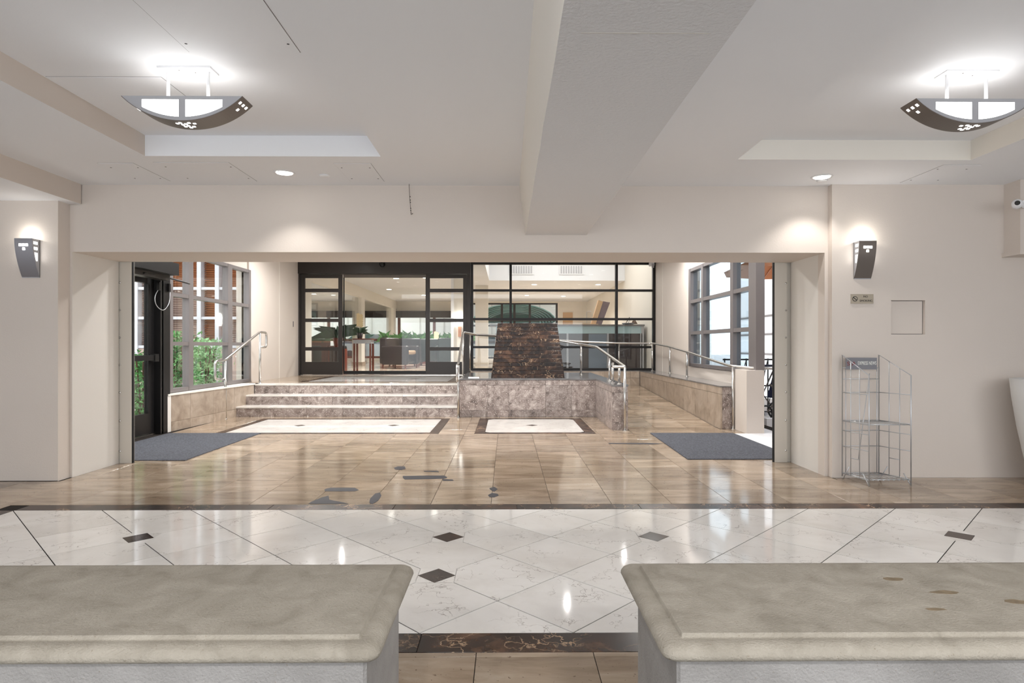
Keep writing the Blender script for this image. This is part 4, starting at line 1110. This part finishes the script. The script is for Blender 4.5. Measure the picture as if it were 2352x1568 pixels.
# things on the desk
lm = thing('display_stand', 'tall tapered tan wood and rattan stand leaning on the reception desk', 'stand', (2.42, 16.35, LF + 1.235))
m = MB(); m.add([(-.18, 0, 0), (-.06, 0, 0), (.14, 0, .62), (.02, 0, .66), (-.18, .2, 0), (-.06, .2, 0), (.14, .2, .62), (.02, .2, .66)], [(0, 1, 2, 3), (7, 6, 5, 4), (0, 4, 5, 1), (1, 5, 6, 2), (2, 6, 7, 3), (3, 7, 4, 0)]); m.build('wood_side', M_tan, lm)
m = MB(); m.add([(-.055, .01, 0), (.10, .01, 0), (.33, .01, .60), (.145, .01, .63), (-.055, .2, 0), (.10, .2, 0), (.33, .2, .60), (.145, .2, .63)], [(0, 1, 2, 3), (7, 6, 5, 4), (0, 4, 5, 1), (1, 5, 6, 2), (2, 6, 7, 3), (3, 7, 4, 0)]); m.build('rattan_panel', M_rattan, lm)
MB().box(-.42, .0, -.1, .2, .0, .025).build('foot_board', M_tan, lm)
MB().tube([(-.28, .1, .025), (-.28, .1, .36), (-.16, .1, .36)], .008, 6).build('wire_arm', M_fix, lm)
cl = thing('clutter_dish', 'low grey dish with pens on the right end of the reception desk', 'dish', (3.2, 16.2, LF + 1.235))
MB().lathe([(.12, 0), (.17, .03), (.16, .045), (.1, .02)], (0, 0, 0), 20).build('dish', M_counter, cl, True)
MB().tube([(-.02, 0, .03), (.10, 0, .20)], .012, 6).build('pen', M_white, cl); MB().tube([(-.07, 0, .03), (.04, 0, .20)], .01, 6).build('pen', M_fixdark, cl)
MB().lathe([(.09, 0), (.05, .07), (.01, .13)], (.16, 0, .02), 12).build('mound', M_bark, cl, True)
# sconces inside
ws = thing('wall_sconce', 'small amber cone sconce on the lobby right wall', 'wall light', (IR_, 26.8, 1.95))
m = MB().lathe([(.02, -.18), (.13, .12), (.12, .13)], (-.14, 0, 0), 12).build('cone_shade', M_wood, ws, True)
MB().box(-.03, -.001, -.04, .04, -.05, .05).build('wall_plate', M_wood, ws)
# wall with tall amber light right of the doors
nb = MB().box(-1.05, -.62, 20.5, 20.7, LF, IC - .001).build('wall_right', M_intwall); struct(nb)
ts = thing('wall_sconce', 'tall wooden wall lamp glowing beside the entrance inside the lobby', 'wall light', (-1.35, 17.7, 1.45))
MB().box(-.045, .045, -.05, 0, 0, .55).build('backplate', M_wood, ts); 
MB().lathe([(.05, .3), (.09, .42), (.085, .6), (.02, .68)], (0, -.08, 0), 14).build('shade', M_glow, ts, True)
pn = struct(MB().box(-1.52, -1.18, 17.70, 17.95, LF, IC - .001).build('wall_right', M_intwall))
MB().box(-1.60, -1.52, 17.66, 17.95, LF, IC - .001).build('edge_strip', M_white, pn)
MB().box(-1.40, -1.28, 17.66, 17.699, .95, 1.25).build('notice', M_paper, pn)

# lobby furniture
def armchair(loc, rz_, label, m1, m2, group=None):
    t = thing('armchair', label, 'armchair', loc, rz_, group)
    def bx(nm, x0, x1, y0, y1, z0, z1, mm):
        o = MB().box(x0, x1, y0, y1, z0, z1).build(nm, mm, t); md = o.modifiers.new('b', 'BEVEL'); md.width = .05; md.segments = 4
        for p in o.data.polygons: p.use_smooth = True
        return o
    bx('seat', -.32, .32, -.36, .30, .16, .44, m1); bx('seat_cushion', -.30, .30, -.38, .22, .42, .54, m2)
    bx('backrest', -.46, .46, .24, .48, .14, .92, m1)
    bx('arm', -.50, -.31, -.42, .40, .12, .68, m1); bx('arm', .31, .50, -.42, .40, .12, .68, m1)
    for sx in (-.42, .42):
        for sy in (-.34, .38): MB().lathe([(.02, .001), (.03, .13)], (sx, sy, 0), 8).build('leg', M_redwood, t)
    return t
a1 = armchair((-3.2, 18.6, LF), math.radians(75), 'dark leather armchair with a tan cushion seen through the glass doors', M_leather, M_cushion)
a2 = dup(a1, (-3.4, 20.4, LF), math.radians(200), 'dark leather armchair facing away behind the one with the tan cushion')
a3 = armchair((-2.55, 21.4, LF), math.radians(185), 'dark green armchair in the middle of the lobby', M_leatherg, M_leatherg)
a4 = dup(a3, (-1.75, 19.6, LF), math.radians(190), 'dark green armchair behind the right sliding door leaf')
a5 = dup(a3, (-5.7, 19.5, LF), math.radians(150), 'dark green armchair behind the left sliding door leaf')
tb = thing('console_table', 'dark red wooden console table with a pale apron inside the doors', 'table', (-3.78, 16.3, LF))
MB().box(-.25, .25, -.2, .2, .84, .87).build('tabletop', M_redwood, tb); MB().box(-.23, .23, -.18, .18, .74, .84).build('apron', M_fix, tb)
for sx in (-.21, .21):
    for sy in (-.16, .16): MB().box(sx - .022, sx + .022, sy - .022, sy + .022, .001, .74).build('leg', M_redwood, tb)
def pottedplant(loc, label, pot_m, h, spread, nleaf, mleaf, flowers=0, pot=(.11, .2), cat='plant', name='potted_plant'):
    t = thing(name, label, cat, loc)
    MB().lathe([(pot[0] * .7, 0.001), (pot[0], pot[1]), (pot[0] * .9, pot[1]), (pot[0] * .85, pot[1] - .02)], (0, 0, 0), 20).build('pot', pot_m, t, True)
    m = MB()
    for i in range(nleaf):
        a = random.uniform(0, 6.28); el = random.uniform(.35, 1.2); d = Vector((math.cos(a) * math.cos(el), math.sin(a) * math.cos(el), math.sin(el)))
        m.leaf((0, 0, pot[1] - .02), d, random.uniform(.6, 1) * spread, spread * .14, (0, 0, 1), 0, .45)
    m.build('foliage', mleaf, t)
    if flowers:
        MB().tube([(0, 0, pot[1] - .02), (.02, 0, h * .7), (-.02, 0, h)], .006, 6).build('flower_stem', M_plant3, t)
        for i in range(flowers):
            z = h * .55 + (h * .5) * i / flowers; o = MB()
            for k in range(5):
                a = 2 * math.pi * k / 5; o.leaf((0, 0, 0), (math.cos(a), -.2, math.sin(a)), .06, .055, (0, -1, 0), 0, .1)
            o.build('blossom', M_orchid, t, loc=((-1) ** i * .04, -.02, z))
    return t
pottedplant((-3.88, 16.3, LF + .87), 'white orchid in a dark pot on the console table', M_darkpanel, .62, .32, 10, M_plant3, 12, (.085, .15), 'plant', 'orchid_plant')
pottedplant((-4.62, 16.9, LF + .6), 'drooping dark green plant behind the left door leaf', M_redwood, .6, .75, 26, M_plant3, 0, (.14, .3))
pottedplant((-2.6, 22.75, LF + .40), 'golden orchid on the planter box far inside the lobby', M_darkpanel, .75, .35, 10, M_plant3, 14, (.1, .16), 'plant', 'orchid_plant')
ps = thing('plant_stand', 'wooden stand under the drooping plant by the left door', 'stand', (-4.62, 16.9, LF))
MB().box(-.2, .2, -.2, .2, .0, .599).build('carcass', M_redwood, ps); MB().box(-.18, .18, -.205, -.2, .03, .57).build('front_panel', M_darkpanel, ps)
pb = thing('planter_box', 'long red wood planter box full of leafy plants in the lobby', 'planter', (-3.1, 23.6, LF))
MB().box(-1.7, 1.7, -.25, .25, .001, .80).build('box', M_redwood, pb)
MB().box(-1.72, 1.72, -.27, .27, .80, .86).build('rim', M_wood, pb)
ot = thing('plant_stand', 'small dark stand under the golden orchid', 'stand', (-2.6, 22.75, LF)); MB().box(-.14, .14, -.14, .14, .36, .399).build('top', M_redwood, ot)
for q in (-.11, .11): MB().box(q - .015, q + .015, -.12, .12, .001, .36).build('leg', M_redwood, ot)
m = MB()
for i in range(420):
    x = random.uniform(-1.65, 1.65); a = random.uniform(0, 6.28); el = random.uniform(.2, 1.4)
    if abs(x - .25) < .15: continue
    m.leaf((x, random.uniform(-.2, .2), .86), (math.cos(a) * math.cos(el), math.sin(a) * math.cos(el), math.sin(el)), random.uniform(.2, .5), .06, (0, 0, 1), 0, .4)
m.build('foliage', M_plant, pb)

# outside beyond the far windows
struct(MB().box(-30, 30, IY + .3, 60, .1, .3).build('ground', M_conc))
gb = thing('building', 'cream panelled building beyond the far lobby windows', 'building', (-6, 36, .3))
MB().box(-8, 18, 0, 1, 0, 6).build('wall', M_cream, gb)
for k in range(18): MB().box(-7.5 + k * 1.4, -7.44 + k * 1.4, -.03, 0, 0, 6).build('joint', M_jamb, gb)
def car(loc, rz_, label, paint):
    t = thing('car', label, 'car', loc, rz_)
    prof = [(-2.2, .35), (2.15, .35), (2.2, .62), (2.05, .82), (1.15, .95), (.5, 1.42), (-1.2, 1.45), (-1.9, 1.0), (-2.2, .92)]
    def T(pr, y0, y1, mt, nm, sm=False):
        MB().prism(pr, y0, y1, 'y').build(nm, mt, t)
    T(prof[:5] + [(-1.9, 1.0), (-2.2, .92)], -.88, .88, paint, 'body')
    T([(1.1, .95), (.5, 1.42), (-1.2, 1.45), (-1.85, .99)], -.76, .76, M_carglass, 'cabin_glass')
    T([(.52, 1.42), (.45, 1.46), (-1.15, 1.49), (-1.22, 1.45)], -.78, .78, paint, 'roof')
    for x in (-1.4, 1.4):
        for y in (-.9, .72):
            w_ = MB().lathe([(.31, 0), (.33, .03), (.33, .15), (.31, .18)], (x, y + .18, .33), 20, axis='y').build('wheel', M_rubber, t, True)
    return t
car((-6.4, 31.5, .3), 0, 'pale car parked outside the far lobby windows', M_carpaint)
car((-1.2, 33.2, .3), .1, 'pale car parked under the awning side of the far windows', M_carpaint)

# ================================================================== LEFT COURTYARD
struct(MB().box(-30, -5.0, 2, 14.4, -.4, -.05).build('ground', M_soil))
struct(MB().box(-5.0, 6.4, 2.0, 60, 4.5, 4.7).build('ceiling', M_ceil))
bd = thing('building', 'courtyard building with white frames and orange wooden blinds', 'building', (-10.5, 13.8, -.05))
MB().box(-6, 5.5, .35, .6, 0, 6).build('rear_wall', M_blind, bd)
XS = [-6, -4.6, -3.4, -2.2, -1.0, .2, 1.2, 2.25, 2.88, 3.65, 4.05, 4.55, 5.4]
import bisect
for x in XS: MB().box(x - .045, x + .045, -.05, .30, 0, 5.5).build('white_post', M_frame, bd)
ZT = [1.22, 1.86, 2.52, 3.2]
for z in ZT: MB().box(-6, 5.4, -.03, .02, z - .03, z + .03).build('white_rail', M_frame, bd)
for i in range(len(XS) - 1):
    mt = M_wood if i in (3, 9) else M_blind
    nz = 26; m = MB()
    for k in range(nz):
        z = 1.24 + k * .05
        m.add([(XS[i] + .05, .10, z), (XS[i + 1] - .05, .10, z), (XS[i + 1] - .05, .14, z + .035), (XS[i] + .05, .14, z + .035)], [(0, 1, 2, 3), (3, 2, 1, 0)])
    o = m.build('blind_slats', mt, bd); o['kind'] = 'stuff'
    m = MB(); mu = M_wood if i in (3, 8, 9, 10) else M_blind
    for k in range(40):
        z = 2.55 + k * .05
        m.add([(XS[i] + .05, .10, z), (XS[i + 1] - .05, .10, z), (XS[i + 1] - .05, .14, z + .035), (XS[i] + .05, .14, z + .035)], [(0, 1, 2, 3), (3, 2, 1, 0)])
    o = m.build('blind_slats', mu, bd); o['kind'] = 'stuff'
    MB().box(XS[i] + .05, XS[i + 1] - .05, .2, .22, 1.2, 2.54).build('blind_backing', mt, bd); MB().box(XS[i] + .05, XS[i + 1] - .05, .2, .22, 2.54, 4.6).build('blind_backing', mu, bd)
MB().box(-6, 5.4, .0, .34, 0, 1.18).build('base_wall', M_blind, bd)
def shrub(loc, r, h, n, mt, label, lw_=.09, seed=1):
    random.seed(seed)
    t = thing('leafy_shrub', label, 'shrub', loc)
    m = MB(); st_ = MB()
    for i in range(n):
        u, v, w_ = random.gauss(0, .42), random.gauss(0, .42), random.random()
        p = Vector((u * r, v * r, h * (.06 + .94 * w_)))
        d = Vector((random.uniform(-1, 1), random.uniform(-1, 1), random.uniform(-.3, 1)))
        m.leaf(p, d, random.uniform(.6, 1.3) * lw_, lw_ * .5, (random.uniform(-1, 1), random.uniform(-1, 1), .6), 0, .2)
    for i in range(7):
        a = random.uniform(0, 6.28); st_.tube([(0, 0, 0), (r * .25 * math.cos(a), r * .25 * math.sin(a), h * .5), (r * .5 * math.cos(a), r * .5 * math.sin(a), h * .9)], .012, 5)
    o = m.build('foliage', mt, t); st_.build('stems', M_bark, t)
    return t
shrub((-5.45, 9.25, -.05), .35, 1.15, 900, M_plant, 'bright green leafy shrub seen through the black glass door', .085, 3)
shrub((-5.42, 10.25, -.05), .33, 1.45, 1300, M_plant, 'tall bright green shrub behind the first window bay', .08, 4)
shrub((-5.60, 11.5, -.05), .36, 1.35, 1300, M_plant2, 'pale green shrub behind the wide middle window bay', .09, 5)
shrub((-6.1, 12.35, -.05), .35, 1.15, 900, M_plant, 'green shrub against the courtyard building', .085, 6)
shrub((-6.9, 12.9, -.05), .40, 1.25, 900, M_plant3, 'dark green shrub at the back of the courtyard', .1, 7)
shrub((-5.3, 8.1, -.05), .22, .45, 260, M_plant, 'low grassy clump at the foot of the black glass door', .14, 8)
shrub((-6.3, 10.2, -.05), .36, 1.0, 800, M_plant2, 'pale leaved plant behind the door glass in the courtyard bed', .12, 9)
t = thing('utility_box', 'white box at the far end of the courtyard', 'box', (-5.55, 13.35, -.05))
MB().box(-.22, .22, -.15, .15, .001, 1.0).build('body', M_white, t); MB().box(-.24, .24, -.17, .17, 1.0, 1.03).build('lid', M_white, t)

# ================================================================== RIGHT SIDE YARD
struct(MB().box(3.72, 30, 2, 14.4, -.3, -.04).build('ground', M_conc))
rb = thing('building', 'white stucco building across the side yard with dark window bars', 'building', (8.5, 7, -.04))
MB().box(0, .4, -5, 16, 0, 7).build('wall', M_white, rb)
for z in (.95, 1.6, 2.2): MB().box(-.03, -.001, -4, 15.5, z - .03, z + .03).build('score_line', M_grey, rb)
pu = thing('patio_umbrella', 'orange canvas patio umbrella outside the right doorway', 'umbrella', (5.35, 11.6, -.04))
m = MB(); K = 8; rr = 1.25
for i in range(K):
    a0, a1 = 2 * math.pi * i / K, 2 * math.pi * (i + 1) / K
    m.add([(0, 0, 3.2), (rr * math.cos(a0), rr * math.sin(a0), 2.62), (rr * math.cos(a1), rr * math.sin(a1), 2.62)], [(0, 1, 2), (2, 1, 0)])
m.build('canopy', M_orange, pu); MB().tube([(0, 0, .02), (0, 0, 3.2)], .025, 8).build('pole', M_white, pu)
MB().lathe([(.28, 0), (.28, .06), (.05, .08)], (0, 0, 0), 20).build('base', M_grey, pu)
for i in range(K):
    a = 2 * math.pi * i / K; MB().tube([(rr * .97 * math.cos(a), rr * .97 * math.sin(a), 2.62), (0, 0, 3.17)], .012, 5).build('rib', M_wood, pu)
def stroller(loc, rz_, label):
    t = thing('stroller', label, 'stroller', loc, rz_)
    for x in (-.28, .28):
        for y in (-.22, .22):
            m = MB(); K = 20; pts = [(x + .13 * math.cos(2 * math.pi * i / K), y, .14 + .13 * math.sin(2 * math.pi * i / K)) for i in range(K + 1)]
            w_ = m.tube(pts, .016, 6).build('wheel', M_rubber, t, True)
            MB().tube([(x, y - .02, .14), (x, y + .02, .14)], .03, 10).build('hub', M_fix, w_)
    m = MB()
    for y in (-.22, .22):
        m.tube([(-.28, y, .14), (.05, y, .45), (.36, y, 1.02)], .012, 6).tube([(.28, y, .14), (.0, y, .45), (-.2, y, .62)], .012, 6)
    m.tube([(.36, -.22, 1.02), (.36, .22, 1.02)], .014, 6); m.build('frame', M_fixdark, t, True)
    m = MB(); m.add([(-.25, -.2, .42), (.1, -.2, .36), (.26, -.2, .85), (-.25, .2, .42), (.1, .2, .36), (.26, .2, .85)], [(0, 1, 4, 3), (1, 2, 5, 4), (3, 4, 1, 0), (4, 5, 2, 1)]); m.build('seat', M_navy, t)
    m = MB(); K = 8
    for i in range(K):
        a0, a1 = math.pi * .1 + 1.9 * i / K, math.pi * .1 + 1.9 * (i + 1) / K
        m.add([(.1 - .0 + .3 * math.cos(a0), -.2, .62 + .3 * math.sin(a0)), (.1 + .3 * math.cos(a1), -.2, .62 + .3 * math.sin(a1)), (.1 + .3 * math.cos(a1), .2, .62 + .3 * math.sin(a1)), (.1 + .3 * math.cos(a0), .2, .62 + .3 * math.sin(a0))], [(0, 1, 2, 3), (3, 2, 1, 0)])
    m.build('hood', M_navy, t); return t
stroller((4.36, 10.15, -.04), .3, 'navy folding pushchair outside the right doorway')
lc = thing('lattice_screen', 'dark wrought lattice screen outside behind the pushchair', 'screen', (4.3, 11.3, -.04))
for i in range(9):
    MB().box(-.3 + i * .2, -.28 + i * .2, -.01, .01, .0, 1.0).build('bar', M_black, lc)
for i in range(9): MB().tube([(-.3 + i * .2, 0, .05), (-.1 + i * .2, 0, .95)], .008, 5).build('scroll_bar', M_black, lc)
for z in (.02, .5, .98): MB().box(-.32, 1.34, -.015, .015, z - .015, z + .015).build('cross_rail', M_black, lc)
kb = struct(MB().box(3.9, 8.4, 9.2, 9.34, -.04, .10).build('trim_9', M_white))
